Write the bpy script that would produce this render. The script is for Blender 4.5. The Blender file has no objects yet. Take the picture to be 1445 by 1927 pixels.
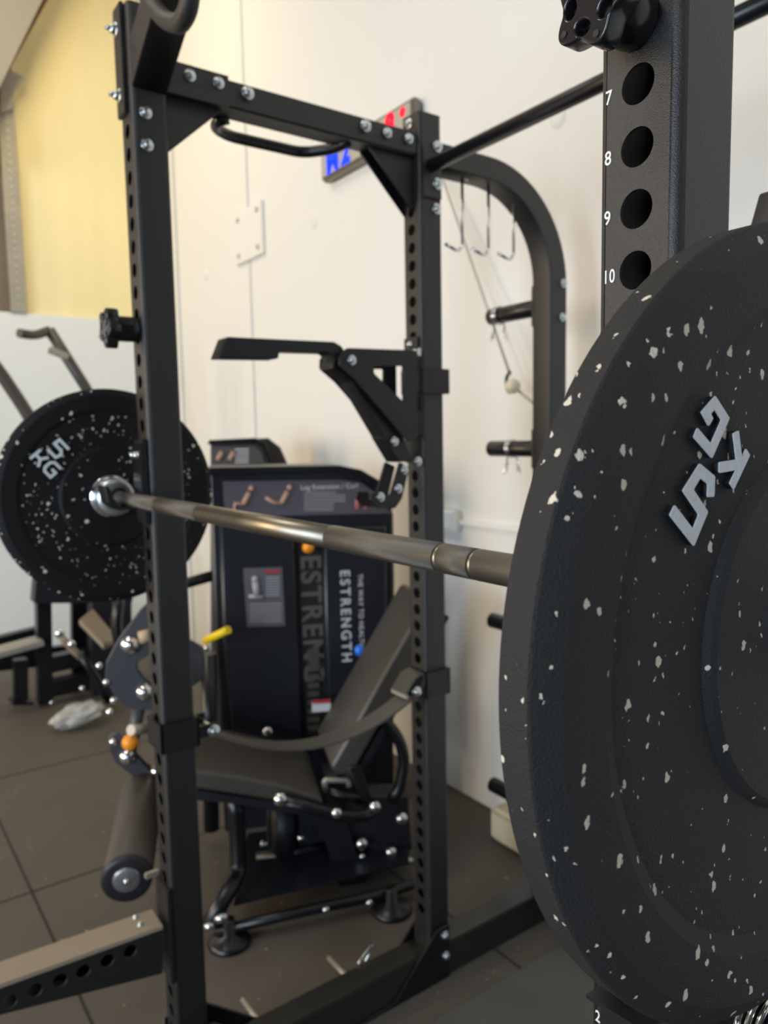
import bpy, bmesh, math, random
from mathutils import Vector, Matrix, noise
random.seed(7)
PI = math.pi
S = bpy.context.scene
COL = S.collection

# ------------------------------------------------------------------ camera
W_, H_ = 1445, 1927
F_PX = 1404.09
CAM = Vector((1.50256, -0.51243, 1.46502))
CR = Vector((0.58029825, 0.8142011, -0.01817969))
CU = Vector((-0.06992915, 0.07205538, 0.9949462))
CF = Vector((-0.81139624, 0.57609425, -0.09875))
cd = bpy.data.cameras.new('camera')
cam = bpy.data.objects.new('camera', cd)
COL.objects.link(cam)
cam.matrix_world = Matrix((( CR.x, CU.x, -CF.x, CAM.x), (CR.y, CU.y, -CF.y, CAM.y), (CR.z, CU.z, -CF.z, CAM.z), (0, 0, 0, 1)))
cd.sensor_fit = 'VERTICAL'
cd.sensor_height = 36.0
cd.sensor_width = 27.0
cd.lens = F_PX / H_ * 36.0
cd.clip_start = 0.02
cd.dof.use_dof = True
cd.dof.focus_distance = 0.46
cd.dof.aperture_fstop = 9.0
S.camera = cam

# ------------------------------------------------------------------ light
S.view_settings.view_transform = 'Standard'
S.view_settings.look = 'None'
S.view_settings.exposure = -0.12
S.view_settings.gamma = 1.0
wd = bpy.data.worlds.new('world')
S.world = wd
wd.use_nodes = True
wd.node_tree.nodes['Background'].inputs[0].default_value = (0.80, 0.90, 1.0, 1)
wd.node_tree.nodes['Background'].inputs[1].default_value = 0.35

def area(name, loc, target, sx, sy, energy, color):
    l = bpy.data.lights.new(name, 'AREA')
    l.shape = 'RECTANGLE'; l.size = sx; l.size_y = sy; l.energy = energy; l.color = color
    o = bpy.data.objects.new(name, l); COL.objects.link(o)
    o.location = loc
    o.rotation_euler = (Vector(target) - Vector(loc)).to_track_quat('-Z', 'Y').to_euler()
    return o
# cool daylight behind the viewer, added unseen washes, warm high-bay lamps under the roof
area('warm_wash', (-2.7, -5.5, 2.2), (-0.6, 0.5, 1.2), 2.2, 2.6, 205, (1.0, 0.75, 0.48))  # added warm wash, gives the front faces their tan reflections
area('side_daylight', (2.6, -5.7, 1.6), (-0.4, 1.2, 0.9), 0.8, 2.6, 190, (0.70, 0.85, 1.0))
area('low_wall_fill', (0.5, -5.7, 1.5), (-0.5, 1.4, 0.7), 1.4, 2.2, 120, (0.84, 0.92, 1.0))  # unseen fill, added to lift the lower back wall
area('right_fill', (4.9, -3.6, 1.5), (-0.6, 1.4, 0.6), 1.6, 1.8, 45, (0.74, 0.87, 1.0))  # extra fill added for the low wall; no window on that side
area('high_bay_lamp', (-0.3, -1.6, 4.7), (-0.3, -1.6, 0), 1.6, 0.5, 44, (1.0, 0.94, 0.84))
area('high_bay_lamp', (2.6, 0.2, 4.7), (2.6, 0.2, 0), 1.6, 0.5, 14, (1.0, 0.94, 0.84))
area('high_bay_lamp', (-2.6, -0.6, 4.7), (-2.9, -0.3, 0), 1.6, 0.5, 18, (1.0, 0.91, 0.76))
area('warm_lamp', (-2.5, 0.1, 4.4), (-4.3, 0.75, 3.0), 0.5, 0.5, 22, (1.0, 0.80, 0.45))

# ------------------------------------------------------------------ measuring helpers
def ray(x, y):
    return CF + CR * ((x - W_/2) / F_PX) - CU * ((y - H_/2) / F_PX)
def at(x, y, ax, v):
    """point of the real plane (axis = value) seen in direction x, y of the survey photo"""
    d = ray(x, y); i = 'XYZ'.index(ax)
    return CAM + d * ((v - CAM[i]) / d[i])
MU = Vector((0.384, 0.9233, 0)).normalized()      # leg machine: along its side
MN = Vector((MU.y, -MU.x, 0))                     # leg machine: towards the aisle
MP = Vector((-0.92, 0.82, 0))
def mp(x, y, off):
    d = ray(x, y)
    return CAM + d * ((off - (CAM - MP).dot(MN)) / d.dot(MN))
def mloc(u, off, z):
    return MP + MU*u + MN*off + Vector((0, 0, z))

# ------------------------------------------------------------------ materials
def mat(name, color, rough=0.5, metal=0.0, bump=0.0, bscale=300, spec=0.5, var=0.0, vscale=8, coat=0, emit=None, estr=1.0, sheen=0):
    m = bpy.data.materials.new(name); m.use_nodes = True
    nt = m.node_tree; b = nt.nodes['Principled BSDF']
    b.inputs['Base Color'].default_value = (*color, 1)
    b.inputs['Roughness'].default_value = rough
    b.inputs['Metallic'].default_value = metal
    b.inputs['Specular IOR Level'].default_value = spec
    b.inputs['Coat Weight'].default_value = coat
    b.inputs['Sheen Weight'].default_value = sheen
    tc = nt.nodes.new('ShaderNodeTexCoord')
    if var > 0:
        n = nt.nodes.new('ShaderNodeTexNoise'); n.inputs['Scale'].default_value = vscale; n.inputs['Detail'].default_value = 5
        nt.links.new(tc.outputs['Object'], n.inputs['Vector'])
        mx = nt.nodes.new('ShaderNodeMix'); mx.data_type = 'RGBA'
        mx.inputs[6].default_value = (*[c*(1-var) for c in color], 1)
        mx.inputs[7].default_value = (*[min(1, c*(1+var)) for c in color], 1)
        nt.links.new(n.outputs['Fac'], mx.inputs[0]); nt.links.new(mx.outputs[2], b.inputs['Base Color'])
    if bump > 0:
        n2 = nt.nodes.new('ShaderNodeTexNoise'); n2.inputs['Scale'].default_value = bscale; n2.inputs['Detail'].default_value = 3
        nt.links.new(tc.outputs['Object'], n2.inputs['Vector'])
        bp = nt.nodes.new('ShaderNodeBump'); bp.inputs['Strength'].default_value = bump; bp.inputs['Distance'].default_value = 0.001
        nt.links.new(n2.outputs['Fac'], bp.inputs['Height']); nt.links.new(bp.outputs[0], b.inputs['Normal'])
    if emit:
        b.inputs['Emission Color'].default_value = (*emit, 1); b.inputs['Emission Strength'].default_value = estr
    return m

M = {}
M['black'] = mat('black_powder_coat', (0.0035, 0.004, 0.0055), 0.40, bump=0.6, bscale=1100, spec=0.7)
M['black2'] = mat('black_painted_steel', (0.005, 0.0055, 0.008), 0.32, bump=0.1, bscale=600)
M['bracket'] = mat('charcoal_bracket', (0.006, 0.0065, 0.009), 0.42, bump=0.2, bscale=700)
M['zinc'] = mat('zinc_plated_bolt', (0.62, 0.68, 0.70), 0.25, 1.0)
M['chrome'] = mat('chrome', (0.75, 0.76, 0.78), 0.12, 1.0)
M['glossbeam'] = mat('semi_gloss_black', (0.010, 0.0105, 0.010), 0.30, spec=1.0)
M['plastic'] = mat('gloss_black_plastic', (0.010, 0.010, 0.012), 0.22, spec=0.6)
M['steelbar'] = mat('smooth_bar_steel', (0.28, 0.25, 0.20), 0.38, 1.0, bump=0.08, bscale=120)
M['white'] = mat('white_print', (0.80, 0.82, 0.84), 0.6)
M['letter'] = mat('raised_grey_letter', (0.62, 0.64, 0.67), 0.75, bump=0.6, bscale=900, var=0.12, vscale=300)
M['wall'] = mat('painted_wall', (0.77, 0.765, 0.735), 0.85, bump=0.05, bscale=60, var=0.02, vscale=0.8)
M['darkwall'] = mat('darkened_unseen_wall', (0.06, 0.06, 0.062), 0.8)  # unseen walls, darkened to keep reflections low on the near plate
M['cream'] = mat('cream_sheet', (0.90, 0.79, 0.45), 0.6, var=0.05, vscale=1.2)
M['panel'] = mat('white_panel', (0.74, 0.78, 0.80), 0.55, var=0.03, vscale=2)
M['seam'] = mat('grey_joint', (0.50, 0.54, 0.58), 0.7)
M['shutter'] = mat('taupe_shutter', (0.17, 0.135, 0.10), 0.5, var=0.1, vscale=3)
M['galv'] = mat('galvanised_steel', (0.40, 0.38, 0.33), 0.5, 0.6, var=0.2, vscale=10)
M['ceiling'] = mat('ceiling_sheet', (0.30, 0.28, 0.25), 0.8)
M['rust'] = mat('brown_primer', (0.20, 0.11, 0.05), 0.7)
M['vinyl'] = mat('black_vinyl', (0.052, 0.048, 0.042), 0.40, bump=0.25, bscale=500)
M['foam'] = mat('foam_roller', (0.060, 0.052, 0.042), 0.5, bump=0.3, bscale=300)
M['darkcap'] = mat('navy_black_cap', (0.009, 0.010, 0.015), 0.45)
M['greyarm'] = mat('slate_grey_paint', (0.040, 0.042, 0.052), 0.42)
M['shroud'] = mat('dark_navy_cover', (0.009, 0.0105, 0.016), 0.35, bump=0.05, bscale=50)
M['decal'] = mat('mauve_grey_placard', (0.085, 0.075, 0.095), 0.45)
M['decal2'] = mat('grey_warning_plate', (0.10, 0.095, 0.115), 0.45)
M['print'] = mat('pale_print', (0.62, 0.61, 0.63), 0.6)
M['logo'] = mat('logo_print', (0.50, 0.50, 0.50), 0.5)
M['logodim'] = mat('door_shaded_logo', (0.09, 0.083, 0.07), 0.5)  # left door's shade on the lettering is mixed into this colour
M['redprint'] = mat('red_print', (0.40, 0.03, 0.05), 0.5)
M['skin'] = mat('figure_print', (0.42, 0.26, 0.20), 0.6)
M['orange'] = mat('orange_ball', (0.85, 0.30, 0.01), 0.3)
M['yellow'] = mat('yellow_grip', (0.85, 0.62, 0.0), 0.4)
M['blue'] = mat('blue_knob', (0.02, 0.18, 0.75), 0.35)
M['webbing'] = mat('woven_webbing', (0.075, 0.068, 0.060), 0.75, bump=0.5, bscale=700)
M['cable'] = mat('coated_cable', (0.52, 0.50, 0.45), 0.4)
M['stopper'] = mat('cream_rubber_stopper', (0.72, 0.66, 0.52), 0.5)
M['mat'] = mat('grey_floor_mat', (0.075, 0.078, 0.070), 0.6, var=0.08, vscale=6, bump=0.2, bscale=200)
M['tan'] = mat('tan_seat_vinyl', (0.25, 0.20, 0.145), 0.5)
M['seal'] = mat('black_cavity', (0.004, 0.004, 0.005), 0.7)
M['timer'] = mat('timer_face', (0.45, 0.42, 0.36), 0.4)
M['timerframe'] = mat('timer_frame', (0.20, 0.175, 0.14), 0.45)
M['ledblue'] = mat('blue_led', (0.0, 0.03, 0.9), 0.4, emit=(0.0, 0.05, 1.0), estr=0.9)
M['ledred'] = mat('red_led', (0.9, 0.0, 0.03), 0.4, emit=(1.0, 0.0, 0.04), estr=0.9)
M['socket'] = mat('white_trunking', (0.82, 0.82, 0.80), 0.4)
M['wood'] = mat('cream_block', (0.62, 0.50, 0.33), 0.5)
def plastic_film():
    m = mat('clear_plastic_film', (0.75, 0.76, 0.74), 0.12, bump=1.0, bscale=25)
    m.node_tree.nodes['Principled BSDF'].inputs['Transmission Weight'].default_value = 0.6
    m.node_tree.nodes['Principled BSDF'].inputs['IOR'].default_value = 1.3
    return m
M['film'] = plastic_film()

def fleck_rubber(name, base, fleck, scale, thresh, keep, rough, bump, bscale, bdist=0.001, var2=None, stretch=(1, 1, 1), spec=0.5):
    m = bpy.data.materials.new(name); m.use_nodes = True
    nt = m.node_tree; L = nt.links; b = nt.nodes['Principled BSDF']
    b.inputs['Roughness'].default_value = rough; b.inputs['Specular IOR Level'].default_value = spec
    tc = nt.nodes.new('ShaderNodeTexCoord')
    nz = nt.nodes.new('ShaderNodeTexNoise'); nz.inputs['Scale'].default_value = scale*3.6; nz.inputs['Detail'].default_value = 3
    L.new(tc.outputs['Object'], nz.inputs['Vector'])
    sub = nt.nodes.new('ShaderNodeVectorMath'); sub.operation = 'SUBTRACT'; sub.inputs[1].default_value = (.5, .5, .5)
    L.new(nz.outputs['Color'], sub.inputs[0])
    scl = nt.nodes.new('ShaderNodeVectorMath'); scl.operation = 'SCALE'; scl.inputs['Scale'].default_value = 0.42/scale
    L.new(sub.outputs[0], scl.inputs[0])
    add = nt.nodes.new('ShaderNodeVectorMath'); add.operation = 'ADD'
    L.new(tc.outputs['Object'], add.inputs[0]); L.new(scl.outputs[0], add.inputs[1])
    mp_ = nt.nodes.new('ShaderNodeMapping'); mp_.inputs['Scale'].default_value = stretch
    L.new(add.outputs[0], mp_.inputs['Vector'])
    total = None
    for k, (sc, th, kp) in enumerate(((scale, thresh, keep), (scale*1.9, thresh*0.9, keep*0.55))):
        v = nt.nodes.new('ShaderNodeTexVoronoi'); v.inputs['Scale'].default_value = sc; v.inputs['Randomness'].default_value = 1
        L.new(mp_.outputs[0], v.inputs['Vector'])
        sp = nt.nodes.new('ShaderNodeSeparateColor'); L.new(v.outputs['Color'], sp.inputs[0])
        # radius differs from fleck to fleck
        rr = nt.nodes.new('ShaderNodeMath'); rr.operation = 'MULTIPLY_ADD'; rr.inputs[1].default_value = th*1.1; rr.inputs[2].default_value = th*0.35
        L.new(sp.outputs[1], rr.inputs[0])
        lt = nt.nodes.new('ShaderNodeMath'); lt.operation = 'LESS_THAN'
        L.new(v.outputs['Distance'], lt.inputs[0]); L.new(rr.outputs[0], lt.inputs[1])
        kk = nt.nodes.new('ShaderNodeMath'); kk.operation = 'LESS_THAN'; kk.inputs[1].default_value = kp
        L.new(sp.outputs[0], kk.inputs[0])
        mu = nt.nodes.new('ShaderNodeMath'); mu.operation = 'MULTIPLY'
        L.new(lt.outputs[0], mu.inputs[0]); L.new(kk.outputs[0], mu.inputs[1])
        if total is None: total = mu
        else:
            mx = nt.nodes.new('ShaderNodeMath'); mx.operation = 'MAXIMUM'
            L.new(total.outputs[0], mx.inputs[0]); L.new(mu.outputs[0], mx.inputs[1]); total = mx
    mix = nt.nodes.new('ShaderNodeMix'); mix.data_type = 'RGBA'
    mix.inputs[6].default_value = (*base, 1); mix.inputs[7].default_value = (*fleck, 1)
    L.new(total.outputs[0], mix.inputs[0])
    if var2:
        nv = nt.nodes.new('ShaderNodeTexNoise'); nv.inputs['Scale'].default_value = var2[0]; nv.inputs['Detail'].default_value = 6
        L.new(tc.outputs['Object'], nv.inputs['Vector'])
        mv = nt.nodes.new('ShaderNodeMix'); mv.data_type = 'RGBA'
        mv.inputs[6].default_value = (*[c*(1-var2[1]) for c in base], 1); mv.inputs[7].default_value = (*[c*(1+var2[1]) for c in base], 1)
        L.new(nv.outputs['Fac'], mv.inputs[0]); L.new(mv.outputs[2], mix.inputs[6])
    L.new(mix.outputs[2], b.inputs['Base Color'])
    n2 = nt.nodes.new('ShaderNodeTexNoise'); n2.inputs['Scale'].default_value = bscale; n2.inputs['Detail'].default_value = 4
    L.new(tc.outputs['Object'], n2.inputs['Vector'])
    bp = nt.nodes.new('ShaderNodeBump'); bp.inputs['Strength'].default_value = bump; bp.inputs['Distance'].default_value = bdist
    L.new(n2.outputs['Fac'], bp.inputs['Height']); L.new(bp.outputs[0], b.inputs['Normal'])
    return m
M['rubber'] = fleck_rubber('flecked_plate_rubber', (0.026, 0.026, 0.0265), (0.66, 0.60, 0.50), 92, 0.145, 0.62, 0.58, 0.75, 800, 0.0012, stretch=(1, 1.0, 0.72), spec=0.2)
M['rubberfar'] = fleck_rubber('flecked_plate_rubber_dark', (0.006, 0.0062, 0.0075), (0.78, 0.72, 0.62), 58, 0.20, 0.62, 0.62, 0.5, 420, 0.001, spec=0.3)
M['floor'] = fleck_rubber('rubber_floor_tile', (0.100, 0.088, 0.074), (0.40, 0.32, 0.20), 30, 0.08, 0.40, 0.60, 0.6, 260, 0.001, spec=0.3, var2=(2.5, 0.22))

M['rubberplain'] = mat('plain_black_rubber', (0.0075, 0.008, 0.009), 0.6, bump=0.5, bscale=800, spec=0.36)
def knurl():
    m = mat('knurled_bar_steel', (0.19, 0.18, 0.165), 0.42, 1.0)
    nt = m.node_tree; L = nt.links; b = nt.nodes['Principled BSDF']
    tc = nt.nodes.new('ShaderNodeTexCoord'); sep = nt.nodes.new('ShaderNodeSeparateXYZ'); L.new(tc.outputs['Object'], sep.inputs[0])
    an = nt.nodes.new('ShaderNodeMath'); an.operation = 'ARCTAN2'; L.new(sep.outputs[1], an.inputs[0]); L.new(sep.outputs[2], an.inputs[1])
    outs = []
    for s in (1, -1):
        a = nt.nodes.new('ShaderNodeMath'); a.operation = 'MULTIPLY'; a.inputs[1].default_value = s*56.0; L.new(an.outputs[0], a.inputs[0])
        c = nt.nodes.new('ShaderNodeMath'); c.operation = 'MULTIPLY_ADD'; c.inputs[1].default_value = 4000.0; L.new(sep.outputs[0], c.inputs[0]); L.new(a.outputs[0], c.inputs[2])
        d = nt.nodes.new('ShaderNodeMath'); d.operation = 'SINE'; L.new(c.outputs[0], d.inputs[0]); outs.append(d)
    su = nt.nodes.new('ShaderNodeMath'); su.operation = 'ADD'; L.new(outs[0].outputs[0], su.inputs[0]); L.new(outs[1].outputs[0], su.inputs[1])
    bp = nt.nodes.new('ShaderNodeBump'); bp.inputs['Strength'].default_value = 0.5; bp.inputs['Distance'].default_value = 0.0004
    L.new(su.outputs[0], bp.inputs['Height']); L.new(bp.outputs[0], b.inputs['Normal'])
    return m
M['knurl'] = knurl()

# ------------------------------------------------------------------ mesh helpers
def link(o, parent=None):
    COL.objects.link(o)
    if parent: o.parent = parent
    return o
def tag(o, label=None, cat=None, group=None, kind=None):
    if label: o['label'] = label
    if cat: o['category'] = cat
    if group: o['group'] = group
    if kind: o['kind'] = kind
    return o
def thing(name, label, cat, loc=(0, 0, 0), group=None):
    o = bpy.data.objects.new(name, None); COL.objects.link(o)
    o.empty_display_size = 0.05
    o.location = loc
    return tag(o, label, cat, group)
def frame(axis):
    z = Vector(axis).normalized()
    t = Vector((0, 0, 1)) if abs(z.z) < 0.9 else Vector((1, 0, 0))
    x = t.cross(z).normalized(); y = z.cross(x)
    return x, y, z

class MB:
    def __init__(s): s.bm = bmesh.new(); s.smooth = set()
    def box(s, c, size, rot=None, bev=0.0):
        c = Vector(c); hx, hy, hz = [q/2 for q in size]
        tmp = bmesh.new(); bmesh.ops.create_cube(tmp, size=1)
        for v in tmp.verts: v.co = Vector((v.co.x*size[0], v.co.y*size[1], v.co.z*size[2]))
        if bev > 0: bmesh.ops.bevel(tmp, geom=list(tmp.edges), offset=bev, segments=2, affect='EDGES')
        for v in tmp.verts:
            if rot is not None: v.co = rot @ v.co
            v.co += c
        s.merge(tmp); return s
    def merge(s, tmp, smooth=False):
        me = bpy.data.meshes.new('t'); 
        if smooth:
            for f in tmp.faces: f.smooth = True
        tmp.to_mesh(me); tmp.free(); s.bm.from_mesh(me); bpy.data.meshes.remove(me)
    def beam(s, p0, p1, w, h, bev=0.0, up=(0, 0, 1)):
        p0 = Vector(p0); p1 = Vector(p1); d = (p1-p0); L = d.length; x = d.normalized()
        y = Vector(up).cross(x)
        y = y.normalized() if y.length > 1e-4 else Vector((0, 1, 0))
        z = x.cross(y)
        R = Matrix((x, y, z)).transposed()
        return s.box((p0+p1)/2, (L, w, h), R, bev)
    def cyl(s, p0, p1, r0, r1=None, n=32, cap=True, bev=0.0):
        r1 = r0 if r1 is None else r1
        if bev > 0:
            L = (Vector(p1)-Vector(p0)).length
            return s.lathe([(0, 0), (r0-bev, 0), (r0, bev), (r1, L-bev), (r1-bev, L), (0, L)], p0, Vector(p1)-Vector(p0), n)
        x, y, z = frame(Vector(p1)-Vector(p0))
        rings = []
        for p, r in ((Vector(p0), r0), (Vector(p1), r1)):
            rings.append([s.bm.verts.new(p + x*r*math.cos(2*PI*i/n) + y*r*math.sin(2*PI*i/n)) for i in range(n)])
        for i in range(n):
            f = s.bm.faces.new((rings[0][i], rings[0][(i+1) % n], rings[1][(i+1) % n], rings[1][i])); f.smooth = True
        if cap:
            s.bm.faces.new(list(reversed(rings[0]))); s.bm.faces.new(rings[1])
        return s
    def lathe(s, prof, origin, axis, n=48, sharp=False, closed=False):
        x, y, z = frame(axis); o = Vector(origin); rings = []
        for r, a in prof:
            if r < 1e-6: rings.append([s.bm.verts.new(o + z*a)])
            else: rings.append([s.bm.verts.new(o + z*a + x*r*math.cos(2*PI*i/n) + y*r*math.sin(2*PI*i/n)) for i in range(n)])
        m = len(rings); rng = range(m) if closed else range(m-1)
        for k in rng:
            a, b = rings[k], rings[(k+1) % m]
            for i in range(n):
                j = (i+1) % n
                try:
                    if len(a) == 1 and len(b) == 1: continue
                    if len(a) == 1: f = s.bm.faces.new((a[0], b[j], b[i]))
                    elif len(b) == 1: f = s.bm.faces.new((a[i], a[j], b[0]))
                    else: f = s.bm.faces.new((a[i], a[j], b[j], b[i]))
                    f.smooth = True
                except ValueError: pass
        return s
    def sphere(s, c, r, sc=(1, 1, 1), n=24):
        tmp = bmesh.new(); bmesh.ops.create_uvsphere(tmp, u_segments=n, v_segments=n//2, radius=r)
        for v in tmp.verts: v.co = Vector((v.co.x*sc[0], v.co.y*sc[1], v.co.z*sc[2])) + Vector(c)
        s.merge(tmp, True); return s
    def tube(s, pts, r, n=16, cap=True, fillet=0.0, seg=6):
        P = [Vector(p) for p in pts]
        if fillet > 0 and len(P) > 2:
            Q = [P[0]]
            for i in range(1, len(P)-1):
                a, b, c = P[i-1], P[i], P[i+1]
                f = min(fillet, (a-b).length*0.45, (c-b).length*0.45)
                p, q = b+(a-b).normalized()*f, b+(c-b).normalized()*f
                for k in range(seg+1):
                    t = k/seg; Q.append(p*(1-t)**2 + b*2*t*(1-t) + q*t*t)
            Q.append(P[-1]); P = Q
        rings = []; up = None
        for i, p in enumerate(P):
            d = (P[min(i+1, len(P)-1)] - P[max(i-1, 0)]).normalized()
            if up is None: x, y, _ = frame(d)
            else:
                x = (up - d*up.dot(d)).normalized(); y = d.cross(x)
            up = x
            rr = r[i] if isinstance(r, (list, tuple)) else r
            rings.append([s.bm.verts.new(p + x*rr*math.cos(2*PI*k/n) + y*rr*math.sin(2*PI*k/n)) for k in range(n)])
        for a, b in zip(rings, rings[1:]):
            for k in range(n):
                f = s.bm.faces.new((a[k], a[(k+1) % n], b[(k+1) % n], b[k])); f.smooth = True
        if cap:
            s.bm.faces.new(list(reversed(rings[0]))); s.bm.faces.new(rings[-1])
        return s
    def prism(s, pts, vec):
        """closed polygon pts swept by vec"""
        vec = Vector(vec); a = [s.bm.verts.new(Vector(p)) for p in pts]; b = [s.bm.verts.new(Vector(p)+vec) for p in pts]
        n = len(a)
        s.bm.faces.new(list(reversed(a))); s.bm.faces.new(b)
        for i in range(n): s.bm.faces.new((a[i], a[(i+1) % n], b[(i+1) % n], b[i]))
        return s
    def sweep(s, path, prof, closed_prof=True):
        """profile loops given explicitly per station: list of lists of points"""
        rings = [[s.bm.verts.new(Vector(q)) for q in st] for st in path]
        for a, b in zip(rings, rings[1:]):
            n = len(a)
            for k in range(n): s.bm.faces.new((a[k], a[(k+1) % n], b[(k+1) % n], b[k]))
        s.bm.faces.new(list(reversed(rings[0]))); s.bm.faces.new(rings[-1])
        return s
    def mesh(s, name, material, bevel=0.0):
        bmesh.ops.recalc_face_normals(s.bm, faces=s.bm.faces)
        me = bpy.data.meshes.new(name); s.bm.to_mesh(me); s.bm.free()
        me.materials.append(material)
        return me
    def build(s, name, material, parent=None, bevel=0.0, loc=None):
        me = s.mesh(name, material)
        if loc is not None: me.transform(Matrix.Translation(-Vector(loc)))
        o = bpy.data.objects.new(name, me); link(o, parent)
        if loc is not None: o.location = loc
        if bevel > 0:
            m = o.modifiers.new('bevel', 'BEVEL'); m.width = bevel; m.segments = 2; m.limit_method = 'ANGLE'; m.angle_limit = math.radians(40)
            for p in me.polygons: pass
        return o

def curve_mesh(splines, thick, matrix, bevel=0.0):
    cu = bpy.data.curves.new('c', 'CURVE'); cu.dimensions = '2D'; cu.fill_mode = 'BOTH'
    cu.extrude = thick/2 - bevel; cu.bevel_depth = bevel; cu.bevel_resolution = 1; cu.offset = -bevel
    for pts in splines:
        sp = cu.splines.new('POLY'); sp.points.add(len(pts)-1); sp.use_cyclic_u = True
        for p, q in zip(sp.points, pts): p.co = (q[0], q[1], 0, 1)
    o = bpy.data.objects.new('c', cu); COL.objects.link(o)
    dg = bpy.context.evaluated_depsgraph_get(); dg.update()
    me = bpy.data.meshes.new_from_object(o.evaluated_get(dg))
    bpy.data.objects.remove(o); bpy.data.curves.remove(cu)
    me.transform(matrix)
    return me
def circ(cx, cy, r, n=28): return [(cx + r*math.cos(2*PI*i/n), cy + r*math.sin(2*PI*i/n)) for i in range(n)]
def basis(x, y, o):
    x = Vector(x).normalized(); y = Vector(y).normalized(); z = x.cross(y); o = Vector(o)
    return Matrix(((x.x, y.x, z.x, o.x), (x.y, y.y, z.y, o.y), (x.z, y.z, z.z, o.z), (0, 0, 0, 1)))
def mx_x(X): return basis((0, 1, 0), (0, 0, 1), (X, 0, 0))      # (Y, Z) polygon standing in a plane of constant X
def mx_y(Y): return basis((1, 0, 0), (0, 0, 1), (0, Y, 0))
def mx_m(off): return basis(MU, (0, 0, 1), MP + MN*off)          # (u, z) polygon in the leg machine's side plane
def obj_me(name, me, material, parent=None):
    me.name = name; me.materials.clear(); me.materials.append(material)
    return link(bpy.data.objects.new(name, me), parent)
def plate_x(name, yz, X, t, material, parent, holes=(), bev=0.0012):
    return obj_me(name, curve_mesh([yz] + [circ(*h) for h in holes], t, mx_x(X), bev), material, parent)
def px_x(pts, X):                                                # survey points to (Y, Z) on plane X
    return [tuple(at(x, y, 'X', X).yz) for x, y in pts]
def px_m(pts, off):
    r = []
    for x, y in pts:
        p = mp(x, y, off); r.append(((p-MP).dot(MU), p.z))
    return r
def plate_m(name, pts, off, t, material, parent, bev=0.002, holes=()):
    """survey outline on the leg machine plane 'off'; thickness goes away from the aisle"""
    return obj_me(name, curve_mesh([px_m(pts, off)] + [circ(*h) for h in holes], t, mx_m(off - t/2), bev), material, parent)
def rounded(pts, r, seg=5):
    out = []; n = len(pts)
    for i in range(n):
        a, b, c = Vector(pts[i-1]), Vector(pts[i]), Vector(pts[(i+1) % n])
        rr = r[i] if isinstance(r, (list, tuple)) else r
        f = min(rr, (a-b).length*.48, (c-b).length*.48)
        if f < 1e-5: out.append(tuple(b)); continue
        p, q = b+(a-b).normalized()*f, b+(c-b).normalized()*f
        for k in range(seg+1):
            t = k/seg; v = p*(1-t)**2 + b*2*t*(1-t) + q*t*t; out.append(tuple(v))
    return out
def text_me(s, size, thick, matrix, align='CENTER', spacing=1.0, xs=1.0, bold=0.0):
    cu = bpy.data.curves.new('t', 'FONT'); cu.body = s; cu.size = size; cu.extrude = thick; cu.align_x = align; cu.align_y = 'CENTER'
    cu.space_character = spacing; cu.offset = bold
    o = bpy.data.objects.new('t', cu); COL.objects.link(o)
    dg = bpy.context.evaluated_depsgraph_get(); dg.update()
    me = bpy.data.meshes.new_from_object(o.evaluated_get(dg))
    bpy.data.objects.remove(o); bpy.data.curves.remove(cu)
    me.transform(matrix @ Matrix.Scale(xs, 4, (1, 0, 0)))
    return me
def text(name, s, size, thick, matrix, material, parent, **k):
    return obj_me(name, text_me(s, size, thick, matrix, **k), material, parent)

# a bolt: washer, domed hex head, thread stub; mesh points along +Z
def bolt_mesh(rw=0.012, rh=0.008, hh=0.006, stub=0.0):
    b = MB()
    b.lathe([(0, 0), (rw, 0), (rw, 0.0018), (rw*0.96, 0.0024), (0, 0.0024)], (0, 0, 0), (0, 0, 1), 24)
    b.cyl((0, 0, 0.0024), (0, 0, 0.0024+hh), rh*1.05, rh, n=6)
    b.lathe([(rh*0.85, 0.0024+hh), (rh*0.6, 0.0024+hh+0.0015), (0, 0.0024+hh+0.002)], (0, 0, 0), (0, 0, 1), 16)
    if stub: b.cyl((0, 0, 0.0024+hh), (0, 0, 0.0024+hh+stub), rh*0.5, n=12)
    return b.mesh('bolt', M['zinc'])
BOLT = bolt_mesh(); BOLTL = bolt_mesh(0.012, 0.008, 0.007, 0.008); BOLTS = bolt_mesh(0.008, 0.006, 0.005)
DOME = MB().lathe([(0.022, 0), (0.022, 0.004), (0.019, 0.012), (0.012, 0.018), (0, 0.020)], (0, 0, 0), (0, 0, 1), 28).mesh('bolt_cap', M['chrome'])
def bolt(p, nrm, parent, me=None, name='bolt', sc=1.0):
    o = bpy.data.objects.new(name, me or BOLT); link(o, parent)
    o.location = p; o.rotation_euler = Vector(nrm).to_track_quat('Z', 'Y').to_euler(); o.scale = (sc, sc, sc)
    return o

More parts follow.
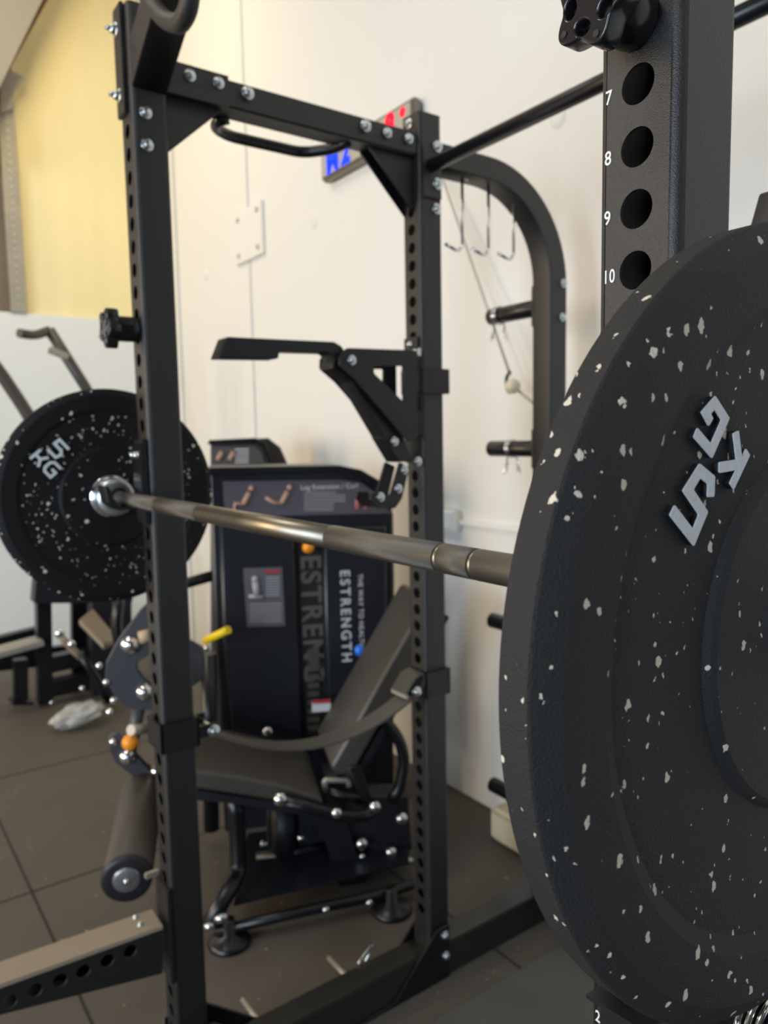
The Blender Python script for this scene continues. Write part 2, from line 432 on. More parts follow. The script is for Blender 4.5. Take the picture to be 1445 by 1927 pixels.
# ------------------------------------------------------------------ the room
XL, YB, ZC = -4.3, 1.448, 5.0
def struct(name, b, m): return tag(b.build(name, m), kind='structure')
struct('floor', MB().box((0.6, -2.2, -0.05), (10.2, 7.6, 0.1)), M['floor'])
struct('wall_back', MB().box((0.6, YB+0.06, ZC/2), (10.2, 0.12, ZC)), M['wall'])
struct('wall_left', MB().box((XL-0.06, -2.2, ZC/2), (0.12, 7.6, ZC)), M['wall'])
struct('wall_right', MB().box((5.76, -2.2, ZC/2), (0.12, 7.6, ZC)), M['darkwall'])
wf = MB()
wf.box((-3.6, -6.06, ZC/2), (1.6, 0.12, ZC)); wf.box((3.4, -6.06, ZC/2), (4.8, 0.12, ZC)); wf.box((-0.9, -6.06, 4.4), (3.8, 0.12, 1.2))
struct('wall_front', wf, M['darkwall'])
struct('ceiling', MB().box((0.6, -2.2, ZC+0.05), (10.2, 7.6, 0.1)), M['ceiling'])
# floor tile joints: thin dark recess strips along two directions
g = MB()
t0 = at(60, 1678, 'Z', 0.0)
for k in range(-6, 7):
    pass
# joints follow the tiles seen beside the rack
def joint(b, p, q, w=0.006):
    d = (q-p).normalized(); s = Vector((-d.y, d.x, 0))*w/2
    b.prism([p-s, p+s, q+s, q-s], (0, 0, 0.0012))
A1, A2 = at(0, 1703, 'Z', 0), at(185, 1640, 'Z', 0)
B1, B2 = at(0, 1530, 'Z', 0), at(175, 1905, 'Z', 0)
dA = (A2-A1).normalized(); dB = (B2-B1).normalized()
X0 = at(62, 1680, 'Z', 0)
T = 1.0
for k in range(-4, 4): joint(g, X0 + dB*T*k - dA*5, X0 + dB*T*k + dA*3.2)
for k in range(-4, 3): joint(g, X0 + dA*T*k - dB*3.5, X0 + dA*T*k + dB*3.5)
M['joint'] = mat('dark_joint', (0.012, 0.011, 0.010), 0.8)
jo = g.build('trim_1', M['joint']); tag(jo, kind='structure')
# clip joints to the room
for v in jo.data.vertices:
    v.co.x = max(XL+0.02, min(5.6, v.co.x)); v.co.y = max(-5.9, min(YB-0.02, v.co.y))

# left wall: white lower panel with a rounded top edge, cream upper sheet
struct('trim_2', MB().box((XL+0.035, -0.2, 1.185), (0.07, 3.28, 2.37), bev=0.01), M['panel'])
cr = MB()
n = 60; lo = []; hi = []
for i in range(n+1):
    y = 0.48 + (YB-0.004-0.48)*i/n
    x = XL + 0.020 + 0.006*math.sin(y*9) + 0.0012*math.sin(y*37+1)
    lo.append(cr.bm.verts.new((x, y, 2.36))); hi.append(cr.bm.verts.new((x*0.999-0.002, y, ZC-0.01)))
for i in range(n):
    f = cr.bm.faces.new((lo[i], lo[i+1], hi[i+1], hi[i])); f.smooth = True
bl = [cr.bm.verts.new((XL+0.001, v.co.y, v.co.z)) for v in (lo[0], lo[-1], hi[-1], hi[0])]
cr.bm.faces.new((lo[0], hi[0], bl[3], bl[0]))
tag(cr.build('trim_3', M['cream']), kind='structure')
# roller door in the left wall
struct('door_1', MB().box((XL+0.03, -1.55, 3.64), (0.05, 4.0, 2.55)), M['shutter'])
tr = MB()
tr.beam((XL+0.06, 0.50, 2.372), (XL+0.06, 0.50, 4.25), 0.10, 0.06)
tk = tr.build('trim_4', M['galv']); tag(tk, kind='structure')
hb = MB()
for i in range(34):
    z = 2.42 + i*0.052
    hb.cyl((XL+0.085, 0.50, z), (XL+0.096, 0.50, z), 0.012, n=10)
tag(hb.build('trim_5', mat('pale_rivets', (0.55, 0.53, 0.48), 0.4, 0.7)), kind='structure')
bk = MB()
p = [at(0, 142, 'X', XL+0.12), at(14, 132, 'X', XL+0.12), at(50, 150, 'X', XL+0.12), at(28, 172, 'X', XL+0.12), at(22, 205, 'X', XL+0.12), at(0, 215, 'X', XL+0.12)]
bk.prism(p, (0.02, 0, 0))
tag(bk.build('trim_6', M['galv']), kind='structure')
def rafter(name, a, b, dx, w, h, m):
    p, q = at(*a, 'X', XL+dx), at(*b, 'X', XL+dx); d = (q-p).normalized()
    q = q + d*((ZC-0.02-q.z)/d.z); p = p - d*0.25
    r = MB(); r.beam(p, q, w, h)
    for v in r.bm.verts: v.co.z = min(v.co.z, ZC-0.001)
    tag(r.build(name, m), kind='structure'); return p
p7 = rafter('trim_7', (-30, 160), (70, -30), 0.30, 0.06, 0.10, M['galv'])
rafter('trim_8', (8, 128), (95, -30), 0.22, 0.05, 0.055, M['rust'])
p9 = rafter('trim_9', (-60, 150), (30, -30), 0.35, 0.08, 0.32, M['ceiling'])
yh = at(-25, 200, 'X', XL+0.45).y
struct('trim_11', MB().box((XL+0.24, (yh-3.4)/2, p7.z-0.05), (0.46, yh+3.4, 0.42), bev=0.02), M['galv'])
# joints of the back wall sheets
sm = MB()
for x, w in ((-3.70, 0.045), (-2.55, 0.022)):
    sm.box((x, YB-0.001, ZC/2), (w, 0.004, ZC-0.02))
struct('trim_10', sm, M['seam'])

# ------------------------------------------------------------------ power rack
K = 0.0346; L = 1.153; D = 0.688
rack = thing('power_rack', 'black steel power rack with numbered hole uprights filling the frame', 'power rack', (L/2, D/2, 0))
rack.location = (0, 0, 0)
def upright(cx, cy, z1, name='upright'):
    b = MB(); r = 0.008; k = K
    z0h = 1.714 + 0.0433*12; zs = [z0h - 0.0433*i for i in range(60)]
    zs = [z for z in zs if 0.16 < z < z1-0.16]
    me_all = []
    for sgn in (-1, 1):
        hol = [circ(0, z, 0.0138) for z in zs]
        outline = [(-k+r, 0), (k-r, 0), (k-r, z1), (-k+r, z1)]
        me_all.append(curve_mesh([outline]+hol, 0.0026, mx_y(0) if True else None))
        me_all[-1].transform(Matrix.Translation((cx, cy + sgn*(k-0.0013), 0)))
    for me in me_all:
        b.bm.from_mesh(me); bpy.data.meshes.remove(me)
    for sgn in (-1, 1):
        b.box((cx + sgn*(k-0.0013), cy, z1/2), (0.0026, 2*(k-r), z1))
    for sx in (-1, 1):
        for sy in (-1, 1):
            q = []
            seg = 6
            ox, oy = cx + sx*(k-r), cy + sy*(k-r)
            for i in range(seg+1):
                a = PI/2*i/seg; q.append((ox + sx*r*math.cos(a), oy + sy*r*math.sin(a)))
            for i in range(seg):
                v = [b.bm.verts.new((q[i][0], q[i][1], 0)), b.bm.verts.new((q[i+1][0], q[i+1][1], 0)), b.bm.verts.new((q[i+1][0], q[i+1][1], z1)), b.bm.verts.new((q[i][0], q[i][1], z1))]
                f = b.bm.faces.new(v); f.smooth = True
    b.box((cx, cy, z1-0.0015), (2*k-0.004, 2*k-0.004, 0.003))
    bmesh.ops.remove_doubles(b.bm, verts=b.bm.verts, dist=1e-5)
    return b.build(name, M['black'], rack)
UA = upright(0, 0, 2.285); UB = upright(0, D, 2.245); UC = upright(L, 0, 2.285); UD = upright(L, D, 2.245)
# numbers printed beside the holes of the near upright
for nmb in range(2, 40):
    z = 1.714 - 0.0433*(nmb-7)
    if z > 2.1 or z < 0.3: continue
    text('number', str(nmb), 0.0140, 0.00015, basis((1, 0, 0), (0, 0, 1), (L-0.0250+(0.0020 if nmb > 9 else 0), -K-0.0002, z-0.001)), M['white'], UC, xs=0.74 if nmb > 9 else 0.88, spacing=1.12, bold=0.0001)

# side top beams A-B (and C-D), with flange sleeves and bolts
for X in (0.0, L):
    b = MB()
    b.box((X, D/2, 2.168), (0.058, D-2*K, 0.055), bev=0.004); b.build('side_beam', M['black'], rack)
    for y0, y1 in ((K, 0.165),):
        for sx in (-1, 1):
            MB().box((X+sx*0.0305, (y0+y1)/2, 2.169), (0.005, y1-y0, 0.062), bev=0.001).build('flange_plate', M['black'], rack)
    for sx in (-1, 1):
        plate_x('corner_gusset', [(K, 2.145), (0.155, 2.145), (0.155, 2.138), (K, 2.03)], X+(0.010 if sx > 0 else -0.027), 0.005, M['black'], rack)
        plate_x('corner_gusset', [(D-K, 2.145), (D-0.165, 2.145), (D-0.165, 2.138), (D-K, 2.01)], X+(0.010 if sx > 0 else -0.027), 0.005, M['black'], rack)
for x, y, me in ((357, 142, BOLT), (411, 156, BOLT), (466, 175, BOLT), (688, 237, BOLT), (729, 250, BOLT), (769, 261, BOLT)):
    p = at(x, y, 'X', 0.033); bolt(p, (1, 0, 0), rack, me, sc=1.15 if x in (466, 688) else 1.0)
for x, y in ((274, 212), (277, 273)):
    bolt(at(x, y, 'X', 0.035), (1, 0, 0), rack)
bolt(at(768, 320, 'Y', D-0.036), (0, -1, 0), rack)
bolt(at(770, 233, 'Y', D-0.036), (0, -1, 0), rack, BOLTL)
# outside plate on the front of the left front upright with two long bolts
for cx in (0.0, L):
    MB().box((cx-0.008, -K-0.004, 2.19), (0.046, 0.008, 0.20), bev=0.002).build('mounting_plate', M['black'], rack)
    for z in (2.248, 2.128):
        bolt((cx-0.012, -K-0.008, z), (0, -1, 0), rack, BOLTL, sc=1.1)
# cranked pull-up beam joining the two front uprights
out_pts = [(K, 2.130), (0.20, 2.228), (0.34, 2.31), (L-0.34, 2.31), (L-0.20, 2.228), (L-K, 2.130), (L-K, 2.215), (L-0.36, 2.385), (0.36, 2.385), (K, 2.215)]
me = curve_mesh([out_pts], 0.069, mx_y(0.0), 0.004)
obj_me('pull_up_beam', me, M['black'], rack)
for s in (0, 1):
    q = [at(250, -70, 'Y', -0.055), at(281, 2, 'Y', -0.055), at(312, 40, 'Y', -0.055), at(340, 46, 'Y', -0.055), at(356, 15, 'Y', -0.055), at(362, -70, 'Y', -0.055)]
    if s: q = [Vector((L-p.x, p.y, p.z)) for p in q]
    zt = 2.335
    for i0, i1 in ((0, 1), (-1, -2)):
        dv = q[i0] - q[i1]; tt = (zt - q[i1].z)/dv.z; q[i0] = q[i1] + dv*tt
    q = [Vector((q[0].x, -0.020, zt+0.012))] + q + [Vector((q[-1].x, -0.020, zt+0.012))]
    MB().tube(q, 0.0145, 20, fillet=0.03).build('pull_up_grip', mat('matte_grip', (0.02, 0.018, 0.016), 0.55), rack)
# grip loop under the side beam
q = [at(430, 222, 'Z', 2.145), at(412, 226, 'Z', 2.14), at(404, 240, 'Z', 2.14), at(430, 256, 'Z', 2.14), at(570, 288, 'Z', 2.14), at(628, 280, 'Z', 2.14), at(655, 266, 'Z', 2.145)]
MB().tube(q, 0.0125, 16, fillet=0.03).build('side_grip', M['black2'], rack)
# round rear bar
zb = 2.122
MB().cyl((K, D, zb), (L-K, D, zb), 0.0165, n=32).build('rear_round_bar', M['black2'], rack)
for X, s in ((0, 1), (L, -1)):
    MB().box((X+s*(K+0.003), D, 2.105), (0.006, 0.060, 0.12), bev=0.002).build('bar_flange', M['black'], rack)
bolt(at(823, 276, 'X', 0.041), (1, 0, 0), rack, sc=1.15); bolt(at(823, 346, 'X', 0.041), (1, 0, 0), rack, sc=1.15); bolt(at(821, 393, 'X', 0.035), (1, 0, 0), rack, sc=1.1)
# rear storage frame: beam that bends down into a rear column (both sides)
def bent_path():
    pts = [(D+K, 2.1555)]; cy, cz, R = 0.885, 1.8905, 0.265
    for i in range(17):
        a = PI/2 - PI/2*i/16; pts.append((cy+R*math.cos(a), cz+R*math.sin(a)))
    pts.append((1.15, 0.0)); return pts
path = bent_path()
def bent_frame(X):
    o = []; i_ = []
    for k, (y, z) in enumerate(path):
        a = path[max(0, k-1)]; c = path[min(len(path)-1, k+1)]
        t = Vector((c[0]-a[0], c[1]-a[1])).normalized(); nn = Vector((-t.y, t.x))
        h = 0.029 + 0.0055*min(1, max(0, (k-1)/16))
        o.append((y+nn.x*h, z+nn.y*h)); i_.append((y-nn.x*h, z-nn.y*h))
    me = curve_mesh([o + i_[::-1]], 0.068, mx_x(X), 0.004)
    return obj_me('rear_frame', me, M['black'], rack)
bent_frame(0); bent_frame(L)
for x, y in ((1060, 533), (1058, 597)): bolt(at(x, y, 'X', 0.035), (1, 0, 0), rack, BOLT)
# storage pegs on the outside of the left rear column
for z in (1.835, 1.425, 0.868, 0.31):
    MB().box((-K-0.004, 1.15, z), (0.008, 0.062, 0.115), bev=0.002).build('peg_plate', M['black'], rack)
    pg = MB().cyl((-K-0.008, 1.15, z), (-0.245, 1.15, z), 0.0245, n=32, bev=0.004).build('storage_peg', M['black2'], rack)
# peg with gusset plates on the near upright
MB().cyl((L+K, 0.0, 1.028), (L+0.30, 0.0, 1.028), 0.0245, n=32, bev=0.004).build('storage_peg', M['black2'], rack)
MB().box((L+K+0.004, 0, 1.03), (0.008, 0.064, 0.12), bev=0.002).build('peg_plate', M['black'], rack)
# floor frame
for X in (0.0, L):
    MB().box((X, 0.59, 0.0475), (0.075, 1.30, 0.095), bev=0.004).build('base_beam', M['glossbeam'], rack)
MB().box((L/2, 1.15, 0.0475), (L-0.08, 0.07, 0.095), bev=0.004).build('rear_base_beam', M['black'], rack)
gus = px_x([(847, 1868), (846, 1738), (822, 1752), (743, 1888), (660, 1940), (600, 1985), (690, 1965)], 0.0435)
for X in (0.0, L):
    for sx in (-1, 1):
        plate_x('base_gusset', gus, X+sx*0.0405, 0.006, M['black2'], rack, bev=0.0022)
        plate_x('base_gusset', [(0.045, 0.02), (0.30, 0.02), (0.20, 0.075), (0.045, 0.20), (-0.04, 0.20), (-0.04, 0.02)], X+sx*0.0405, 0.006, M['black2'], rack, bev=0.0022)
for x, y in ((837, 1760), (839, 1798), (839.6, 1854), (791, 1881), (757.5, 1900), (713, 1921), (1028, 1742)):
    bolt(at(x, y, 'X', 0.0438 if x < 900 else 0.0378), (1, 0, 0), rack, sc=1.0)
# band pegs sticking out of the base beam
for y in (0.455, 0.20):
    bp = MB().cyl((-0.0375, y, 0.05), (-0.16, y, 0.05), 0.007, n=12).build('band_peg', M['galv'], rack)
MB().tube([(-0.035, 0.47, 0.10), (-0.055, 0.52, 0.115), (-0.052, 0.535, 0.115), (-0.032, 0.49, 0.10)], 0.0025, 8).build('pin_clip', M['zinc'], rack)

# ------------------------------------------------------------------ J-cups
def jcup(cx, label):
    t = thing('j_cup', label, 'j-cup', (cx, -K, 1.352), 'barbell cups')
    b = MB()
    b.box((0, -0.006, 0.035), (0.062, 0.008, 0.17), bev=0.003)
    pr = rounded([(-0.004, -0.018), (-0.062, -0.018), (-0.080, -0.004), (-0.086, 0.030), (-0.078, 0.030), (-0.070, 0.004), (-0.058, -0.0145+0.002), (-0.004, -0.0125)], 0.004)
    me = curve_mesh([pr], 0.055, basis((0, 1, 0), (0, 0, 1), (0, 0, 0)), 0.001); b.bm.from_mesh(me); bpy.data.meshes.remove(me)
    b.build('cup_body', M['bracket'], t)
    MB().box((0, -0.012, 0.045), (0.050, 0.006, 0.13), bev=0.002).build('liner', M['plastic'], t)
    for s in (-1, 1): bolt((s*0.012, -0.015, 0.088), (0, -1, 0), t, BOLTS)
    return t
jcup(0, 'black steel j-cup on the left upright, carrying the barbell beside the far plate')
jcup(L, 'black steel j-cup on the numbered upright hidden behind the large near plate')

# ------------------------------------------------------------------ star knobs
def knob(cx, z, label, ang, sc=1.0):
    t = thing('star_knob', label, 'knob', (cx, -K, z), 'star knobs')
    t.scale = (sc, sc, sc)
    MB().lathe([(0, 0), (0.019, 0), (0.0195, -0.003), (0.0195, -0.030), (0.017, -0.033), (0, -0.033)], (0, 0, 0), (0, 1, 0), 40).build('stem', M['plastic'], t)
    pts = []
    for i in range(120):
        a = 2*PI*i/120
        r = 0.0275 + 0.0040*math.cos(5*a+ang)
        pts.append((r*math.cos(a), r*math.sin(a)))
    hol = []
    for i in range(5):
        a = (2*PI*i - ang)/5 + PI/5
        hol.append([(0.0165*math.cos(a)+0.005*math.cos(th)*math.cos(a)-0.0065*math.sin(th)*math.sin(a), 0.0165*math.sin(a)+0.005*math.cos(th)*math.sin(a)+0.0065*math.sin(th)*math.cos(a)) for th in [2*PI*k/16 for k in range(16)]])
    me = curve_mesh([pts]+hol, 0.018, basis((1, 0, 0), (0, 0, 1), (0, -0.042, 0)), 0.0015)
    hd = obj_me('star_head', me, M['plastic'], t)
    for i in range(5):
        a = (2*PI*i - ang)/5
        MB().cyl((0.0255*math.cos(a), -0.0508, 0.0255*math.sin(a)), (0.0255*math.cos(a), -0.0520, 0.0255*math.sin(a)), 0.0024, n=14).build('rivet', M['bracket'], hd)
    MB().cyl((0, -0.034, 0), (0, -0.048, 0), 0.009, n=20).build('hub', M['plastic'], hd)
    return t
knob(L-0.002, 1.7565, 'black lobed plastic knob at the top of the near numbered upright', 0.3)
knob(0, 1.686, 'black lobed plastic knob on the left upright above the speckled plate', 1.0, 1.25)

# V bracket of a cup low on the near upright
vb = thing('safety_bracket', 'black folded bracket at the bottom of the near upright beside the number 2', 'bracket', (L, -K, 0.95))
def vq(x, y):
    p = at(x, y, 'Y', -K-0.0105); return (p.x-L, p.z-0.95)
v0, v1, v2 = vq(1129, 1857), vq(1243, 1926), vq(1305, 1890)
me = curve_mesh([[v0, v1, v2, (0.036, v2[1]), (0.036, -0.14), (v0[0], -0.14)]], 0.005, basis((1, 0, 0), (0, 0, 1), (0, -0.008, 0)), 0.001)
obj_me('face_plate', me, M['bracket'], vb)
e = MB()
e.beam((v0[0], -0.018, v0[1]), (v1[0], -0.018, v1[1]), 0.003, 0.020, up=(0, 1, 0)); e.beam((v1[0], -0.018, v1[1]), (v2[0], -0.018, v2[1]), 0.003, 0.020, up=(0, 1, 0))
e.build('folded_lip', M['bracket'], vb)

# ------------------------------------------------------------------ barbell and plates
YBAR, ZBAR = -0.06815, 1.35222
bar = thing('barbell', 'dark steel barbell with ringed knurling crossing the rack', 'barbell', (L/2, YBAR, ZBAR))
CX = 0.5765
def seg(name, x0, x1, r, m, nn=40):
    b = MB().cyl((x0-CX, 0, 0), (x1-CX, 0, 0), r, n=nn)
    return b.build(name, m, bar)
seg('smooth_shaft', 0.378, 0.775, 0.0138, M['steelbar'])
seg('knurled_grip', 0.775, 0.9695, 0.0142, M['knurl']); seg('ring_mark', 0.9695, 0.9745, 0.0137, M['steelbar'])
seg('knurled_grip', 0.9745, 1.0175, 0.0142, M['knurl']); seg('ring_mark', 1.0175, 1.0225, 0.0137, M['steelbar'])
seg('knurled_grip', 1.0225, 1.235, 0.0142, M['knurl'])
seg('knurled_grip', 0.1835, 0.378, 0.0142, M['knurl']); seg('ring_mark', 0.1785, 0.1835, 0.0137, M['steelbar'])
seg('knurled_grip', -0.082, 0.1785, 0.0142, M['knurl'])
for s in (-1, 1):
    cb = MB(); a0 = s*(1.232-CX)
    cb.lathe([(0.0145, 0), (0.030, 0.0), (0.0385, 0.004), (0.0395, 0.010), (0.0395, 0.030), (0.036, 0.036), (0.025, 0.0365)], (a0, 0, 0), (s, 0, 0), 48)
    cb.build('collar', mat('satin_silver_collar', (0.62, 0.66, 0.68), 0.35, 0.9), bar)
    MB().lathe([(0.0146, -0.012), (0.019, -0.012), (0.021, -0.009), (0.021, 0.002)], (a0, 0, 0), (s, 0, 0), 32).build('bushing', M['black2'], bar)
    MB().cyl((a0+s*0.036, 0, 0), (a0+s*0.33, 0, 0), 0.025, n=40, bev=0.003).build('sleeve', M['chrome'], bar)

def plate_mesh():
    h = [(0.0256, 0.0150), (0.046, 0.0150), (0.048, 0.0168), (0.1005, 0.0168), (0.1035, 0.0150), (0.106, 0.0118), (0.112, 0.0112), (0.1765, 0.0118), (0.1855, 0.0158), (0.2125, 0.0160), (0.2135, 0.0157), (0.2252, 0.0092), (0.2262, 0.0082), (0.2262, 0.004)]
    prof = [(r, -a) for r, a in h] + [(r, a) for r, a in reversed(h)]
    b = MB(); b.lathe(prof, (0, 0, 0), (1, 0, 0), 180, closed=True)
    return b
def bumper(cx, label, m):
    t = thing('bumper_plate', label, 'weight plate', (cx, YBAR, ZBAR))
    body = plate_mesh().build('rubber_disc', m, t)
    md = body.modifiers.new('edges', 'EDGE_SPLIT'); md.split_angle = math.radians(14)
    MB().lathe([(0.0254, -0.0166), (0.045, -0.0166), (0.045, 0.0166), (0.0254, 0.0166)], (0, 0, 0), (1, 0, 0), 48, closed=True).build('steel_hub', M['chrome'], t)
    return t
near = bumper(1.2857, 'large white-flecked black 5 KG plate in the right foreground', M['rubber'])
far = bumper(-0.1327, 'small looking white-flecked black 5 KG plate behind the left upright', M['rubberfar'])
near['label'] = 'huge white-flecked black rubber 5 KG plate in the right foreground'
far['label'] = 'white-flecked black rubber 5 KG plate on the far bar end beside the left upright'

def stroke_glyph(name, strokes, w, x0, x1, parent, m):
    """strokes: polylines in (Y, Z) local; blocky raised strokes from x0 to x1"""
    b = MB(); side = MB()
    for si, pl in enumerate(strokes):
        P = [Vector(p) for p in pl]; lft = []; rgt = []
        for i, p in enumerate(P):
            if i == 0: d = (P[1]-P[0]).normalized(); nn = Vector((-d.y, d.x)); off = nn*w/2; p = p - d*w*0.12
            elif i == len(P)-1: d = (P[-1]-P[-2]).normalized(); nn = Vector((-d.y, d.x)); off = nn*w/2; p = p + d*w*0.12
            else:
                d0 = (P[i]-P[i-1]).normalized(); d1 = (P[i+1]-P[i]).normalized()
                n0 = Vector((-d0.y, d0.x)); n1 = Vector((-d1.y, d1.x)); mm = (n0+n1).normalized()
                off = mm*(w/2/max(0.55, mm.dot(n0)))
            lft.append(p+off); rgt.append(p-off)
        poly = rounded([tuple(q) for q in lft + rgt[::-1]], w*0.16, 3)
        me = curve_mesh([poly], x1-x0-0.0008, mx_x((x0+x1-0.0008)/2), 0.0003); side.bm.from_mesh(me); bpy.data.meshes.remove(me)
        me = curve_mesh([poly], 0.0008, mx_x(x1-0.0004+0.00012*si), 0.0002); b.bm.from_mesh(me); bpy.data.meshes.remove(me)
    o = side.build(name, M['rubberplain'], parent)
    b.build('painted_face', m, o)
    return o
def loc_(pts): return [(y-YBAR, z-ZBAR) for y, z in pts]
xf = 0.0110; xt = 0.0163
xt = 0.0150
def z4(pts): return [tuple(at(900+a/2.651, 400+b/2.651, 'X', 1.2857+xt).yz - Vector((YBAR, ZBAR))) for a, b in pts]
stroke_glyph('numeral', [z4([(972, 1488), (1075, 1622), (1125, 1500), (1048, 1385), (1108, 1288), (1165, 1335), (1162, 1412)])], 0.0060, xf, xt, near, M['letter'])
stroke_glyph('letter', [z4([(1268, 1362), (1345, 1198)]), z4([(1308, 1255), (1205, 1272)]), z4([(1302, 1240), (1285, 1100)])], 0.0054, xf, xt, near, M['letter'])
stroke_glyph('letter', [z4([(1088, 1100), (1165, 1190), (1235, 1030), (1182, 948), (1138, 1000), (1160, 1042)])], 0.0054, xf, xt, near, M['letter'])
# far plate lettering on its inner face (towards the viewer)
def far_txt(q, cx_, cy_, sz):
    rd = Vector((0.64, -0.77)); up = Vector((0.77, 0.64))
    return [tuple(Vector((cx_, cy_)) + rd*a*sz + up*b*sz) for a, b in q]
w5 = [(0.45, 0.5), (-0.4, 0.5), (-0.4, 0.08), (0.2, 0.08), (0.42, -0.12), (0.3, -0.5), (-0.42, -0.5)]
kk = [[(-0.4, 0.5), (-0.4, -0.5)], [(-0.4, 0), (0.1, 0.0), (0.4, 0.5)], [(0.1, 0.0), (0.42, -0.5)]]
gg = [(0.45, 0.5), (-0.2, 0.5), (-0.42, 0.25), (-0.42, -0.25), (-0.2, -0.5), (0.42, -0.5), (0.42, 0.0), (0.05, 0.0)]
P5 = (-0.1701-YBAR, 1.4547-ZBAR); PK = (-0.2062-YBAR, 1.4374-ZBAR); PG = (-0.1845-YBAR, 1.4152-ZBAR)
M['letterfar'] = mat('pale_raised_letter', (0.72, 0.78, 0.80), 0.6)
stroke_glyph('numeral', [far_txt(w5, *P5, 0.030)], 0.0062, xf, 0.018, far, M['letterfar'])
stroke_glyph('letter', [far_txt(q, *PK, 0.026) for q in kk], 0.0058, xf, 0.018, far, M['letterfar'])
stroke_glyph('letter', [far_txt(gg, *PG, 0.026)], 0.0058, xf, 0.018, far, M['letterfar'])

# ------------------------------------------------------------------ folding spotter lever arms on the rear uprights
def lever(label):
    t = thing('folding_lever_arm', label, 'lever arm', (0, D, 1.60), 'folding lever arms')
    def PX(pts, X): return [(y-D, z-1.60) for y, z in px_x(pts, X)]
    def pl(name, pts, X, th, m, holes=(), bev=0.0012, rad=0.004):
        return obj_me(name, curve_mesh([rounded(PX(pts, X), rad)] + [rounded(PX(h, X), 0.004) for h in holes], th, mx_x(X), bev), m, t)
    z_ = lambda l: [(370+a/2.833, 600+b/2.833) for a, b in l]
    arm = z_([(165, 95), (735, 122), (775, 145), (800, 190), (800, 240), (745, 245), (722, 190), (705, 178), (445, 170), (437, 212), (122, 207)])
    q = PX(arm, 0.026)
    obj_me('lever', curve_mesh([rounded(q, 0.003)], 0.050, mx_x(0.0), 0.002), M['bracket'], t)
    side = z_([(800, 155), (1175, 168), (1178, 640), (1125, 655), (845, 325), (760, 250), (762, 195)])
    hole = z_([(945, 250), (1105, 252), (1100, 440), (945, 290)])
    for X in (0.043, -0.043):
        s2 = PX(side, 0.045); h2 = PX(hole, 0.045)
        obj_me('side_plate', curve_mesh([rounded(s2, 0.006), rounded(h2, 0.005)], 0.006, mx_x(X), 0.001), M['bracket'], t)
    strut = z_([(735, 205), (800, 225), (850, 330), (1110, 640), (1150, 760), (1080, 765), (1005, 640), (1000, 625), (830, 335), (725, 262)])
    obj_me('strut', curve_mesh([rounded(PX(strut, 0.0285), 0.003)], 0.055, mx_x(0.0), 0.002), M['bracket'], t)
    link_ = z_([(1085, 765), (1135, 790), (1095, 960), (1060, 1010), (965, 1010), (925, 965), (935, 925), (985, 925), (1000, 950), (1035, 940)])
    for X in (0.030, -0.030):
        obj_me('hook_link', curve_mesh([rounded(PX(link_, 0.034), 0.004)], 0.008, mx_x(X), 0.001), M['bracket'], t)
    cl = z_([(1085, 770), (1090, 775), (1045, 935), (1030, 942), (1020, 935)])
    # clamp sleeve around the upright
    b = MB()
    for sx in (-1, 1): b.box((sx*0.0405, 0.0, 0.004), (0.010, 0.084, 0.062), bev=0.002)
    b.box((0, 0.0415, 0.004), (0.09, 0.010, 0.062), bev=0.002); b.box((0, -0.040, 0.0), (0.078, 0.008, 0.13), bev=0.002)
    b.build('clamp_sleeve', M['bracket'], t)
    MB().box((0, -0.040, -0.165), (0.06, 0.008, 0.07), bev=0.002).build('lower_clamp', M['bracket'], t)
    MB().box((0, -0.040, 0.088), (0.056, 0.007, 0.05), bev=0.002).build('upper_tab', M['bracket'], t)
    bolt((0, -0.044, 0.096), (0, -1, 0), t, BOLTS)
    for sx in (1,):
        for a, c in ((827, 220), (1055, 652), (1107, 805), (1075, 905), (980, 950), (1180, 760)):
            xx = 0.047 if a == 827 else 0.0345; p = at(370+a/2.833, 600+c/2.833, 'X', xx); p = Vector((xx, p.y-D, p.z-1.60))
            bolt(p, (1, 0, 0), t, BOLT, sc=0.95)
    MB().cyl((-0.03, -0.037, 0.075), (0.03, -0.037, 0.075), 0.010, n=16).build('hinge_pin', M['zinc'], t)
    return t
lv = lever('folding black lever arm with a padded tip on the middle upright')
def copy_tree(o, parent=None):
    c = o.copy(); COL.objects.link(c); c.parent = parent
    for ch in list(o.children): copy_tree(ch, c)
    return c
lv2 = copy_tree(lv); lv2.location = (L, D+0.035, 1.60)
lv2['label'] = 'slanted black lever arm tip poking up above the top right of the big plate'

